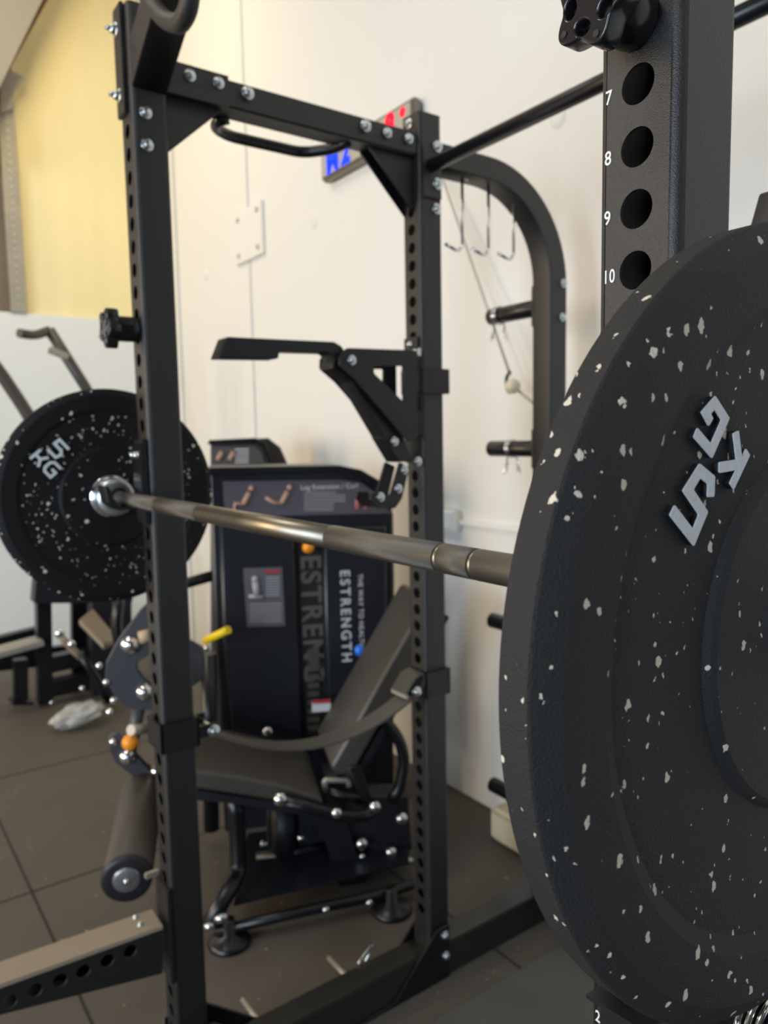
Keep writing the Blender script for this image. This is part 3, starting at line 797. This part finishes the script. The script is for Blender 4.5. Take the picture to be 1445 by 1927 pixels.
# ------------------------------------------------------------------ J hooks, spring collars
def jhook(y, label):
    b = MB()
    b.tube([(0, 0, 0.012), (0, 0, -0.155), (0, -0.010, -0.170), (0, -0.02, -0.172), (-0.004, -0.055, -0.160)], 0.0042, 12, fillet=0.012)
    b.tube([(0, 0.002, 0.012), (0, 0.010, 0.016), (0, 0.022, 0.010)], 0.0042, 10)
    o = b.build('hanging_hook', M['chrome']); o.location = (0, y, 2.128-0.012)
    tag(o, label, 'hook', 'chrome hooks under the rear beam')
jhook(0.820, 'chrome j-hook under the curved rear beam, nearest the middle upright')
jhook(0.912, 'chrome j-hook under the curved rear beam, middle of three')
jhook(1.006, 'chrome j-hook under the curved rear beam, nearest the bend')
def spring_collar(loc, label, r=0.0265, flip=1):
    o = thing('spring_collar', label, 'collar', loc, 'spring collars')
    b = MB(); pts = []
    for i in range(97):
        a = 2*PI*3*i/96; pts.append((-0.010+0.020*i/96, r*math.sin(a+0.9), -r*math.cos(a+0.9)))
    b.tube(pts, 0.0026, 8); b.build('coil', M['chrome'], o)
    for s in (-1, 1):
        MB().tube([(s*0.010, 0.010*s, -r), (s*0.012, 0.018*s, -0.060), (s*0.016, 0.022*s, -0.078), (s*0.004, 0.020*s, -0.070), (s*0.006, 0.012*s, -0.040)], 0.0024, 8, fillet=0.006).build('handle', M['chrome'], o)
    return o
spring_collar((-0.205, 1.15, 1.835), 'wire spring collar on the upper black storage peg behind the cable')
spring_collar((-0.150, 1.15, 1.425), 'wire spring collar on the storage peg below the cable ball')
c3 = spring_collar((L+0.094, 0, 1.028), 'bright coiled wire collar on the peg under the large near plate', r=0.0272)
for ch in c3.children:
    if ch.name.startswith('handle'): ch.rotation_euler = (PI*0.75, 0, 0)

# ------------------------------------------------------------------ safety strap
st = thing('safety_strap', 'woven grey safety strap sagging between the two left side uprights', 'safety strap', (0, 0, 0.85))
def band(pts, w, th, name, m):
    b = MB(); stn = []
    for i, p in enumerate(pts):
        p = Vector(p); a = Vector(pts[max(0, i-1)]); c = Vector(pts[min(len(pts)-1, i+1)])
        t = (c-a).normalized(); nn = Vector((1, 0, 0)).cross(t).normalized()
        stn.append([p + Vector((-w/2, 0, 0)) - nn*th/2, p + Vector((w/2, 0, 0)) - nn*th/2, p + Vector((w/2, 0, 0)) + nn*th/2, p + Vector((-w/2, 0, 0)) + nn*th/2])
    b.sweep(stn, None); o = b.build(name, m, st); return o
pts = []
y0, z0, y1, z1 = 0.075, -0.008, 0.625, -0.040
for i in range(41):
    t = i/40; y = y0+(y1-y0)*t; z = z0+(z1-z0)*t - 0.080*4*t*(1-t)
    pts.append((0.008, y, z))
band(pts, 0.058, 0.005, 'webbing', M['webbing'])
rib = MB()
for k in range(-3, 4):
    rib.tube([(0.008+k*0.008, y, z+0.0028) for _, y, z in pts], 0.0013, 6)
rib.build('stitching', mat('pale_stitching', (0.14, 0.125, 0.11), 0.8), st)
band([(0.008, 0.60, -0.043), (0.008, 0.632, -0.028), (0.008, 0.648, -0.006), (0.008, 0.640, 0.012), (0.008, 0.615, 0.004), (0.008, 0.585, -0.032)], 0.062, 0.004, 'end_fold', M['vinyl'])
MB().box((0.008, 0.588, -0.037), (0.068, 0.010, 0.012), bev=0.003).build('keeper', mat('tan_keeper', (0.30, 0.27, 0.22), 0.5), st)
for cy, zc, hh in ((0, -0.0, 0.062), (D, -0.033, 0.070)):
    b = MB()
    for sx in (-1, 1): b.box((sx*0.0385, cy, zc+0.01), (0.007, 0.082, hh), bev=0.0015)
    for sy in (-1, 1): b.box((0, cy+sy*0.0385, zc+0.01), (0.084, 0.007, hh), bev=0.0015)
    b.build('sleeve_bracket', M['bracket'], st)
    s = 1 if cy == 0 else -1
    for sx in (-1, 1): MB().box((sx*0.036, cy+s*0.062, zc+0.006), (0.005, 0.042, 0.026), bev=0.001).build('strap_ear', M['bracket'], st)
    MB().cyl((-0.040, cy+s*0.072, zc+0.004), (0.042, cy+s*0.072, zc+0.004), 0.007, n=16).build('roller_pin', M['zinc'], st)
    bolt((0.042, cy+s*0.072, zc+0.004), (1, 0, 0), st, BOLT, sc=1.1)

# ------------------------------------------------------------------ spotter arm low on the left upright
sa = thing('spotter_arm', 'low black spotter arm with tan lit top and round side holes', 'spotter arm', (0, -K, 0.41))
YA = -K
top = px_x([(306, 1748), (-60, 1876)], 0.033); bot = px_x([(306, 1832), (-60, 1926)], 0.033)
prof = [top[0], top[1], (top[1][0]-0.15, top[1][1]-0.0), (bot[1][0]-0.15, bot[1][1]-0.0), bot[1], bot[0]]
prof = [(y-YA, z-0.41) for y, z in prof]
hol = []
for x, y in ((245, 1790), (202, 1808), (157, 1828), (113, 1845), (66, 1864), (18, 1885)):
    p = at(x, y, 'X', 0.033); hol.append((p.y-YA, p.z-0.41, 0.0125))
for X in (0.031, -0.031):
    plate_x('side_plate', prof, X, 0.005, M['black'], sa, hol)
tp = MB(); a0, a1 = Vector((0, top[0][0]-YA, top[0][1]-0.41)), Vector((0, top[1][0]-YA-0.15, top[1][1]-0.41))
tp.prism([(-0.034, a0.y, a0.z), (-0.034, a1.y, top[1][1]-0.41), (-0.034, a1.y, top[1][1]-0.41+0.008), (-0.034, a0.y, a0.z+0.008)], (0.068, 0, 0))
tp.build('top_strip', mat('tan_lit_top', (0.29, 0.24, 0.18), 0.5, bump=0.2, bscale=300), sa)  # warm overhead light on the arm's top is put into the colour
ib = MB(); ib.beam((0, prof[5][0], prof[5][1]+0.004), (0, prof[4][0], prof[4][1]+0.004), 0.058, 0.004); ib.build('inner_web', M['black'], sa)
for x, y in ((255, 1728), (264, 1742), (56, 1807), (62, 1824)):
    p = at(x, y, 'Z', 0.41 + a0.z + 0.008)
    o = bolt((max(-0.024, min(0.024, p.x)), p.y-YA, a0.z + 0.0085), (0, 0, 1), sa, BOLTS, name='rivet', sc=0.8)
mb = MB()
mb.box((0, -0.004, 0.02), (0.078, 0.008, 0.21), bev=0.002)
mb.build('mount_plate', M['black'], sa)
for sx in (-1,): MB().box((sx*0.0385, 0.022, 0.02), (0.006, 0.052, 0.21), bev=0.001).build('mount_ear', M['black'], sa)
MB().box((-0.028, -0.018, 0.135), (0.012, 0.03, 0.012), bev=0.002).build('lock_tab', M['galv'], sa)

# ------------------------------------------------------------------ mats on the floor
o = MB().box((0.148+0.45, 0.53, 0.006), (0.90, 1.14, 0.012), bev=0.002).build('platform_mat', M['mat'])
tag(o, 'smooth grey green rubber mat inside the rack beside the base beam', 'mat')

# ------------------------------------------------------------------ leg machine
lm = thing('leg_extension_machine', 'black selectorised leg extension machine with placard, seat and foam roller', 'gym machine', (0, 0, 0))
def tube_m(name, pts, r, m, parent=None, fillet=0.05, n=16):
    return MB().tube([mp(x, y, o_) for x, y, o_ in pts], r, n, fillet=fillet).build(name, m, parent or lm)
body = [(392, 892), (398, 884), (410, 881), (640, 879), (668, 884), (700, 900), (728, 930), (741, 968), (743, 1100), (741, 1560), (424, 1580), (404, 1200)]
plate_m('tower_cover', body, 0.0, 0.26, M['shroud'], lm, 0.012)
plate_m('left_door', [(412, 985), (553, 985), (560, 1180), (572, 1420), (440, 1420), (420, 1200)], 0.030, 0.03, M['shroud'], lm, 0.010)
plate_m('right_door', [(608, 990), (728, 990), (730, 1420), (622, 1420), (612, 1200)], 0.030, 0.03, M['shroud'], lm, 0.010)
plate_m('slot', [(556, 1000), (606, 1000), (619, 1400), (575, 1400)], 0.004, 0.004, M['seal'], lm, 0.0005)
hood = rounded([(u, z) for u, z in px_m([(386, 896), (394, 880), (640, 876), (680, 884), (715, 905), (745, 950), (735, 962), (705, 917), (672, 897), (640, 889), (402, 893)], 0.03)], 0.004)
obj_me('hood_rim', curve_mesh([hood], 0.30, mx_m(-0.12), 0.003), M['black2'], lm)
pc = plate_m('placard', [(419, 906), (640, 903), (680, 908), (712, 930), (735, 966), (424, 973)], 0.008, 0.006, M['decal'], lm, 0.0008)
def mtext(name, s, x, y, off, size, m, parent, rot=False, **k):
    p = mp(x, y, off)
    if rot: mm = basis((0, 0, -1), MU, p)
    else: mm = basis(MU, (0, 0, 1), p)
    return text(name, s, size, 0.0004, mm, m, parent, **k)
mtext('title', 'Leg Extension / Curl', 620, 916, 0.0098, 0.026, M['print'], pc)
bb = MB()
for i in range(7):
    y = 927 + i*5.4; x1 = 632 if i == 0 else (650 if i < 4 else 628)
    a, c = mp(572, y, 0.0095), mp(x1, y, 0.0095)
    bb.beam(a, c, 0.001, 0.0042)
bb.build('text_lines', mat('dim_print', (0.30, 0.29, 0.31), 0.6), pc)
def figure(x, y, s, flip, parent, m=None):
    b = MB()
    J = lambda a, c: mp(x+a*s, y+c*s, 0.0098)
    b.tube([J(0, 10), J(12, -14)], 0.010, 8); b.tube([J(0, 10), J(-16, 8), J(-18 if not flip else -32, 26 if not flip else -2)], 0.007, 8)
    b.sphere(J(16, -22), 0.011, n=12); b.tube([J(10, -10), J(0, 2)], 0.004, 8)
    return b.build('figure_print', m or M['skin'], parent)
figure(458, 940, 0.95, False, pc); figure(530, 938, 0.95, True, pc)
bb = MB()
for x in (672, 688):
    bb.tube([mp(x, 932, 0.0095), mp(x, 958, 0.0095)], [0.007, 0.009], 8)
bb.build('muscle_print', mat('pink_print', (0.45, 0.14, 0.14), 0.6), pc)
wp = plate_m('warning_plate', [(458, 1070), (531, 1067), (537, 1178), (465, 1180)], 0.034, 0.004, M['decal2'], lm, 0.0006)
b = MB(); b.beam(mp(498, 1076, 0.0355), mp(527, 1075, 0.0355), 0.001, 0.010); b.build('red_header', M['redprint'], wp)
b = MB()
for i in range(8): b.beam(mp(500, 1086+i*5, 0.0352), mp(526, 1085.5+i*5, 0.0352), 0.001, 0.004)
for i in range(6): b.beam(mp(470, 1137+i*6.5, 0.0352), mp(530, 1136+i*6.5, 0.0352), 0.001, 0.004)
b.sphere(mp(480, 1090, 0.035), 0.013, n=12); b.tube([mp(480, 1095, 0.035), mp(484, 1120, 0.035)], 0.013, 8); b.tube([mp(468, 1122, 0.035), mp(496, 1124, 0.035)], 0.007, 8)
b.build('text_lines', mat('grey_print', (0.34, 0.34, 0.36), 0.6), wp)
mtext('wall_lettering', 'ESTRENGTH', 650, 1160, 0.034, 0.052, M['logo'], lm, rot=True, bold=0.0012, spacing=1.32)
mtext('small_lettering', 'THE WAY TO HEALTH', 679, 1150, 0.034, 0.026, M['print'], lm, rot=True, spacing=1.1)
lg = MB()
mtext('large_lettering', 'ESTRENG', 586, 1165, 0.008, 0.105, M['logodim'], lm, rot=True, bold=0.003, spacing=1.15)
# weight stack seen in the slot
b = MB()
for i in range(10):
    p = mp(590, 1225+i*16, 0.012); b.box(p, (0.016, 0.045, 0.020), Matrix.Rotation(math.atan2(MU.y, MU.x)-PI/2, 3, 'Z'), 0.002)
b.build('weight_stack', mat('stack_steel', (0.09, 0.085, 0.075), 0.4, 0.5), lm)
for x, y, r in ((580, 1030, 0.022),): MB().sphere(mp(x, y, 0.05), r).build('orange_knob', M['orange'], lm)
MB().sphere(mp(676, 1224, 0.10), 0.018, (1, 1, 1.2)).build('blue_knob', M['blue'], lm)
b = MB(); b.beam(mp(587, 1330, 0.09), mp(622, 1328, 0.09), 0.004, 0.040); b.build('tag_plate', mat('white_tag', (0.65, 0.67, 0.70), 0.5), lm)
b = MB(); b.beam(mp(588, 1321, 0.094), mp(622, 1319, 0.094), 0.004, 0.014); b.build('tag_stripe', M['redprint'], lm)
tube_m('yellow_handle', [(386, 1206, 0.12), (430, 1185, 0.20)], 0.014, M['yellow'])
MB().sphere(mp(389, 1219, 0.12), 0.011).build('chrome_nut', M['chrome'], lm)
# posts left of the cover
tube_m('post', [(392, 1230, 0.08), (398, 1560, 0.08)], 0.028, M['black2'])
tube_m('brace', [(300, 1112, -0.05), (405, 1082, -0.05)], 0.020, M['black2'])
plate_m('cam_disc', [(350+38*math.cos(a), 1250+44*math.sin(a)) for a in [2*PI*i/28 for i in range(28)]], 0.10, 0.02, M['greyarm'], lm, 0.002)
# back pad and seat
def pad(name, pts, off0, th, m, bev=0.018):
    return obj_me(name, curve_mesh([rounded(px_m(pts, off0), 0.02)], th, mx_m(off0 - th/2), 0.010), m, lm)
bp_ = pad('back_pad', [(620, 1446), (632, 1426), (800, 1130), (838, 1148), (664, 1456), (640, 1462)], 0.52, 0.31, M['vinyl'])
pad('seat_pad', [(300, 1440), (380, 1452), (440, 1460), (520, 1476), (604, 1500), (610, 1516), (540, 1512), (430, 1494), (300, 1474)], 0.58, 0.36, M['vinyl'])
plate_m('pad_backing', [(650, 1456), (668, 1456), (838, 1156), (846, 1162), (676, 1470), (655, 1470)], 0.50, 0.27, M['darkcap'], lm, 0.002)
plate_m('seat_frame', [(300, 1478), (430, 1496), (608, 1520), (606, 1540), (430, 1512), (300, 1500)], 0.55, 0.30, M['darkcap'], lm, 0.002)
# curved side handle and rails
tube_m('side_handle', [(690, 1356, 0.50), (722, 1352, 0.50), (752, 1392, 0.50), (762, 1432, 0.50), (752, 1484, 0.50), (736, 1508, 0.50)], 0.019, M['black2'], fillet=0.08)
tube_m('seat_rail', [(527, 1507, 0.60), (600, 1524, 0.60), (652, 1538, 0.60), (692, 1534, 0.60), (702, 1520, 0.56)], 0.019, M['black2'])
tube_m('adjuster_handle', [(612, 1490, 0.5), (610, 1468, 0.5), (655, 1468, 0.5), (657, 1480, 0.5)], 0.009, M['galv'], fillet=0.01)
tube_m('adjuster_rail', [(620, 1490, 0.52), (682, 1508, 0.52)], 0.014, M['black2'])
plate_m('pivot_bracket', [(612, 1462), (668, 1452), (700, 1500), (768, 1500), (775, 1600), (700, 1600), (640, 1560)], 0.42, 0.10, M['darkcap'], lm, 0.003)
plate_m('link_plate', [(655, 1445), (678, 1440), (705, 1520), (690, 1528)], 0.54, 0.012, M['bracket'], lm, 0.002)
plate_m('under_frame', [(505, 1505), (640, 1530), (640, 1590), (560, 1590), (505, 1600)], 0.36, 0.10, M['darkcap'], lm, 0.003)
tube_m('column', [(534, 1510, 0.34), (534, 1612, 0.34)], 0.050, M['darkcap'])
tube_m('cross_foot', [(482, 1616, 0.36), (640, 1588, 0.36)], 0.020, M['black2'])
b = MB(); b.beam(mp(612, 1500, 0.42), mp(664, 1668, 0.42), 0.06, 0.085); b.build('slant_column', M['bracket'], lm)
tube_m('bent_leg', [(441, 1492, 0.50), (447, 1560, 0.50), (449, 1640, 0.52), (432, 1672, 0.58), (392, 1742, 0.64)], 0.026, M['black2'], fillet=0.08)
tube_m('base_tube', [(405, 1752, 0.64), (600, 1708, 0.62), (700, 1688, 0.60), (790, 1660, 0.56)], 0.0165, M['black2'], fillet=0.1)
b = MB(); q = [mp(x, y, o_) for x, y, o_ in ((440, 1712, 0.60), (770, 1660, 0.52), (772, 1625, 0.20), (470, 1655, 0.20))]
for v in q: v.z = 0.085
b.prism(q, (0, 0, 0.006)); b.build('base_plate', M['shroud'], lm)
for x, y in ((432, 1772), (737, 1712), (516, 1640)):
    p = at(x, y, 'Z', 0.004)
    MB().lathe([(0, 0), (0.062, 0), (0.064, 0.006), (0.055, 0.018), (0.020, 0.030), (0.018, 0.075), (0, 0.075)], (p.x, p.y, 0.0), (0, 0, 1), 32).build('foot', M['black2'], lm)
# cap bolts
camdir = lambda p: (CAM - p).normalized()
for x, y, o_, r in ((527, 1504, 0.62, 0.021), (633, 1530, 0.64, 0.016), (705, 1518, 0.60, 0.018), (755, 1540, 0.44, 0.021), (680, 1587, 0.44, 0.021), (681, 1612, 0.44, 0.011), (735, 1603, 0.44, 0.020), (497, 1588, 0.42, 0.013), (566, 1577, 0.42, 0.012), (613, 1712, 0.645, 0.011), (695, 1699, 0.625, 0.011), (503, 1376, 0.06, 0.020)):
    c = bolt(mp(x, y, o_), MN, lm, DOME, 'bolt_cap', sc=r/0.022)
for x0, y0_, x1, y1_, o_, r in ((405, 1733, 428, 1722, 0.68, 0.011), (386, 1746, 402, 1740, 0.70, 0.010), (755, 1616, 778, 1622, 0.44, 0.011), (700, 1606, 720, 1606, .4, .01)):
    MB().cyl(mp(x0, y0_, o_), mp(x1, y1_, o_), r, n=20).build('pin', M['zinc'], lm)
# lever with foam roller
arm = [(285, 1128), (262, 1150), (222, 1204), (200, 1245), (197, 1275), (212, 1305), (236, 1330), (262, 1336), (300, 1338), (300, 1300), (272, 1280), (258, 1262), (258, 1246), (300, 1222)]
plate_m('swing_arm', arm, 0.30, 0.03, M['greyarm'], lm, 0.003)
tube_m('swing_tube', [(262, 1325, 0.28), (252, 1385, 0.28), (240, 1430, 0.29)], 0.020, M['greyarm'])
plate_m('roller_arm', [(205, 1388), (222, 1380), (250, 1415), (282, 1450), (288, 1500), (262, 1502), (250, 1462), (218, 1436), (206, 1412)], 0.30, 0.03, M['greyarm'], lm, 0.003)
for x, y, r in ((245, 1213, 0.030), (272, 1302, 0.028), (240, 1424, 0.026)):
    bolt(mp(x, y, 0.30), MN, lm, DOME, 'bolt_cap', sc=r/0.022)
for x, y, r in ((213, 1396, 0.012), (187, 1253, 0.011), (200, 1284, 0.011), (214, 1318, 0.011), (207, 1340, 0.013), (295, 1452, 0.02)):
    bolt(mp(x, y, 0.30), MN, lm, DOME, 'bolt_cap', sc=r/0.022)
MB().sphere(mp(245, 1397, 0.34), 0.026).build('orange_knob', M['orange'], lm)
MB().cyl(mp(246, 1374, 0.36), mp(276, 1370, 0.30), 0.017, n=20).build('pin', M['galv'], lm)
MB().cyl(mp(262, 1200, 0.32), mp(285, 1194, 0.32), 0.02, n=20).build('pin', mat('tan_roller', (0.45, 0.33, 0.22), 0.5), lm)
rN = mp(238, 1657, 0.74); rF = mp(268, 1490, 0.29)
ax = (rF-rN).normalized()
MB().lathe([(0, 0.004), (0.060, 0.004), (0.0665, 0.012), (0.0665, (rF-rN).length-0.008), (0.058, (rF-rN).length), (0, (rF-rN).length)], rN, ax, 40).build('foam_roller', M['foam'], lm)
MB().lathe([(0, 0), (0.056, 0), (0.066, 0.003), (0.0672, 0.010), (0.0672, 0.016)], rN, ax, 40).build('end_cap', M['darkcap'], lm)
MB().lathe([(0, -0.003), (0.030, -0.003), (0.0365, 0.0), (0.0365, 0.003), (0, 0.003)], rN, ax, 32).build('end_disc', mat('brushed_disc', (0.30, 0.31, 0.33), 0.35, 0.8), lm)
MB().sphere(rN-ax*0.004, 0.008, n=12).build('centre_screw', M['chrome'], lm)
tube_m('roller_axle', [(272, 1480, 0.27), (276, 1440, 0.22)], 0.014, M['greyarm'])

# machine behind it: only its hooded top stands clear
rm = thing('pulley_tower_machine', 'dark hooded weight tower behind the leg machine near the wall', 'gym machine', (0, 0, 0))
def mshape(name, pts, off, t_, m, parent, bev=0.004):
    return obj_me(name, curve_mesh([px_m(pts, off)], t_, mx_m(off-t_/2), bev), m, parent)
M['hood2'] = mat('charcoal_hood', (0.045, 0.045, 0.045), 0.45)
mshape('tower', [(396, 836), (482, 832), (500, 842), (508, 872), (508, 1560), (396, 1560)], -0.75, 0.18, M['hood2'], rm, 0.008)
mshape('rear_tower', [(470, 826), (505, 824), (528, 842), (541, 872), (541, 1540), (470, 1540)], -0.92, 0.12, M['hood2'], rm, 0.008)
mshape('hood_rim', [(390, 836), (394, 828), (480, 824), (500, 834), (512, 868), (506, 870), (494, 842), (478, 833), (398, 837)], -0.73, 0.22, M['black2'], rm)
p2 = mshape('placard', [(400, 842), (478, 840), (492, 850), (498, 872), (400, 876)], -0.742, 0.004, mat('grey_placard', (0.075, 0.072, 0.075), 0.5), rm, 0.0005)
b = MB()
for i in range(5): b.beam(mp(442, 846+i*6, -0.738), mp(468, 845.5+i*6, -0.738), 0.001, 0.006)
b.build('text_lines', M['print'], p2)
b = MB()
for x in (410, 432): b.tube([mp(x, 866, -0.738), mp(x+4, 858, -0.738), mp(x+8, 850, -0.738)], 0.012, 8)
b.build('figure_print', M['skin'], p2)

# ------------------------------------------------------------------ far left machine
ch = thing('chest_press_machine', 'black press machine with raised handles standing by the white wall panel', 'gym machine', (0, 0, 0))
XM = -3.0
def P3(x, y, X=XM): return at(x, y, 'X', X)
def tb(name, pts, r, m=None, fillet=0.05):
    return MB().tube([P3(*q) for q in pts], r, 14, fillet=fillet).build(name, m or M['black2'], ch)
def bm_(name, a, c, w, h, m=None):
    return MB().beam(P3(*a), P3(*c), w, h, 0.004).build(name, m or M['black2'], ch)
tb('handle_arm', [(205, 1075, -2.9), (205, 840, -2.9), (190, 790, -2.9), (165, 735, -2.9), (92, 620, -2.9)], 0.030, M['vinyl'])
tb('hand_grip', [(92, 622, -2.9), (66, 632, -2.85), (36, 627, -2.8)], 0.024, M['vinyl'])
bm_('grip_bracket', (92, 658, -2.86), (128, 672, -2.86), 0.05, 0.035, M['galv'])
tb('handle_arm', [(112, 1080, -2.9), (105, 890, -2.9), (80, 830, -2.9), (50, 775, -2.9), (0, 700, -2.9), (-40, 650, -2.9)], 0.034, M['vinyl'], 0.1)
bm_('main_post', (80, 1105, -2.95), (84, 1322, -2.95), 0.09, 0.075)
bm_('upper_beam', (62, 1112, -2.92), (245, 1112, -2.92), 0.12, 0.12, M['darkcap'])
bm_('rear_post', (150, 1130, -3.1), (152, 1300, -3.1), 0.06, 0.10)
bm_('column', (206, 1090, -2.9), (206, 1300, -2.9), 0.12, 0.22, M['darkcap'])
bm_('platform', (-30, 1234, -2.9), (78, 1205, -2.9), 0.16, 0.03, M['galv'])
bm_('platform_side', (-60, 1250, -3.2), (160, 1228, -3.2), 0.04, 0.11)
bm_('platform_leg', (38, 1240, -2.95), (38, 1316, -2.95), 0.08, 0.07)
bm_('platform_foot', (20, 1320, -2.95), (60, 1318, -2.95), 0.14, 0.016, M['bracket'])
bm_('low_beam', (-30, 1216, -3.4), (72, 1190, -3.4), 0.08, 0.075)
bm_('cross_beam', (90, 1250, -2.95), (215, 1222, -2.95), 0.09, 0.09)
bm_('cross_beam', (90, 1295, -2.95), (215, 1270, -2.95), 0.09, 0.09)
sp = [P3(x, y, -2.55) for x, y in ((156, 1172), (198, 1158), (228, 1204), (190, 1210))]
MB().prism([Vector((-2.55 + dx, v.y, v.z)) for v, dx in zip(sp, (-0.1, -0.25, -0.05, 0.05))], (0, 0, -0.035)).build('seat_pad', M['tan'], ch, bevel=0.012)
tb('storage_horn', [(108, 1190, -2.6), (130, 1215, -2.6), (152, 1238, -2.6)], 0.019, mat('worn_horn', (0.5, 0.42, 0.32), 0.4, 0.5))
tb('linkage', [(150, 1230, -2.6), (180, 1275, -2.6), (205, 1320, -2.6)], 0.022)
tb('linkage', [(225, 1110, -2.5), (218, 1180, -2.5), (230, 1230, -2.5)], 0.03)
for x, y, r in ((112, 1192, 0.024), (135, 1212, 0.020), (154, 1295, 0.014), (97, 1322, 0.012), (214, 1318, 0.02)):
    bolt(P3(x, y, -2.55 if x != 97 else -2.9), (1, -0.3, 0), ch, DOME, 'bolt_cap', sc=r/0.022)
for v in [o for o in ch.children]:
    pass

# plastic wrapped bundle on the floor
b = MB(); bp0 = at(147, 1352, 'Z', 0.05)
tmp = bmesh.new(); bmesh.ops.create_icosphere(tmp, subdivisions=4, radius=1)
for v in tmp.verts:
    q = v.co.copy(); d = 1 + 0.28*noise.noise(q*2.3) + 0.12*noise.noise(q*6.0)
    v.co = Vector((q.x*0.075*d, q.y*0.125*d, q.z*0.055*d))
R = Matrix.Rotation(0.15, 3, 'X')
for v in tmp.verts: v.co = R @ v.co + Vector((bp0.x, bp0.y, 0.07))
b.merge(tmp, True); o = b.build('plastic_bundle', M['film'], loc=(bp0.x, bp0.y, 0.0))
tag(o, 'crumpled clear plastic wrapped bundle lying on the floor', 'packaging')

# ------------------------------------------------------------------ things on the back wall
tm = thing('wall_timer', 'long grey interval timer with blue and red digits high on the wall', 'timer', (-1.29, YB-0.03, 2.74))
MB().box((0, 0, 0), (0.72, 0.05, 0.135), bev=0.012).build('case', M['timerframe'], tm)
MB().box((0, -0.026, 0.0), (0.68, 0.004, 0.10), bev=0.001).build('display', M['timer'], tm)
def led(s, x, z, size, m):
    return text('digits', s, size, 0.001, basis((1, 0, 0), (0, 0, 1), (x, -0.030, z)), m, tm, bold=0.007)
led('M', -0.245, -0.004, 0.135, M['ledblue']); led('2', -0.135, 0.0, 0.14, M['ledblue'])
led('8', 0.205, 0.0, 0.12, M['ledred'])
b = MB(); b.lathe([(0, 0), (0.021, 0), (0.018, 0.003), (0, 0.004)], (0.292, -0.028, 0.026), (0, -1, 0), 20); b.build('digits', M['ledred'], tm)
wpl = thing('wall_plate', 'white square steel plate bolted to the wall with four bolts', 'wall plate', (0, 0, 0))
c = [at(446, 402, 'Y', YB), at(498, 380, 'Y', YB), at(500, 478, 'Y', YB), at(449, 500, 'Y', YB)]
x0, x1 = (c[0].x+c[3].x)/2, (c[1].x+c[2].x)/2; z0, z1 = (c[2].z+c[3].z)/2, (c[0].z+c[1].z)/2
MB().box(((x0+x1)/2, YB-0.010, (z0+z1)/2), (x1-x0, 0.020, z1-z0), bev=0.003).build('plate', M['wall'], wpl)
for fx in (0.15, 0.85):
    for fz in (0.15, 0.85): bolt((x0+(x1-x0)*fx, YB-0.02, z0+(z1-z0)*fz), (0, -1, 0), wpl, BOLT, sc=1.3)
for x, y, r in ((592, 415, 0.040), (388, 517, 0.035), (1050, 222, 0.035)):
    p = at(x, y, 'Y', YB)
    o = MB().lathe([(0, 0.004), (r*0.9, 0.004), (r, 0)], (p.x, YB, p.z), (0, -1, 0), 28).build('blanking_cap', M['wall'], loc=(p.x, YB, p.z))
    tag(o, {592: 'round painted cap on the wall below the timer', 388: 'round painted cap low left of the square wall plate', 1050: 'round painted cap on the wall under the rear round bar'}[x], 'wall cap', 'painted wall caps')
so = thing('wall_socket', 'small white socket box on the wall just right of the middle upright', 'socket', (0, 0, 0))
p = at(853, 978, 'Y', YB)
MB().box((p.x, YB-0.02, p.z), (0.11, 0.04, 0.085), bev=0.006).build('back_box', M['socket'], so)
MB().box((p.x, YB-0.042, p.z), (0.085, 0.006, 0.062), bev=0.002).build('face', M['panel'], so)
o = MB().box(((p.x+0.055+2.4)/2, YB-0.008, p.z-0.004), (2.4-p.x-0.055, 0.016, 0.020), bev=0.002).build('cable_trunking', M['socket'])
tag(o, 'thin white cable trunking running along the wall from the socket box', 'trunking')

# cable with ball stopper
cb = thing('hanging_cable', 'thin pale cable with a cream ball stopper running past the storage peg', 'cable', (0, 0, 0))
top_ = at(812, 275, 'Y', YB-0.03); mid = at(960, 706, 'Y', 1.33); end = at(1042, 790, 'Y', YB-0.03)
MB().tube([top_, mid], 0.0052, 10).build('cable_run', M['cable'], cb)
MB().tube([mid - Vector((0, 0, 0.03)), end], 0.0052, 10).build('cable_run', M['cable'], cb)
MB().sphere(mid - Vector((-0.012, 0, 0.038)), 0.026).build('ball_stopper', M['stopper'], cb)
MB().tube([mid + Vector((0, 0, 0.012)), mid + Vector((-0.018, 0, -0.004)), mid + Vector((-0.018, 0, -0.045)), mid + Vector((0.0, 0, -0.062)), mid + Vector((0.012, 0, -0.04))], 0.006, 10, fillet=0.012).build('carabiner', M['bracket'], cb)
for q in (top_, end): MB().cyl((q.x, YB, q.z), (q.x, YB-0.035, q.z), 0.010, n=16).build('wall_eye', M['galv'], cb)

# cream block at the wall foot
p = at(968, 1600, 'Y', 1.34)
o = MB().box((-0.30, 1.35, 0.062), (0.22, 0.13, 0.124), bev=0.018).build('cream_block', M['wood'])
tag(o, 'rounded cream block on the floor at the wall, half hidden by the near plate', 'block')
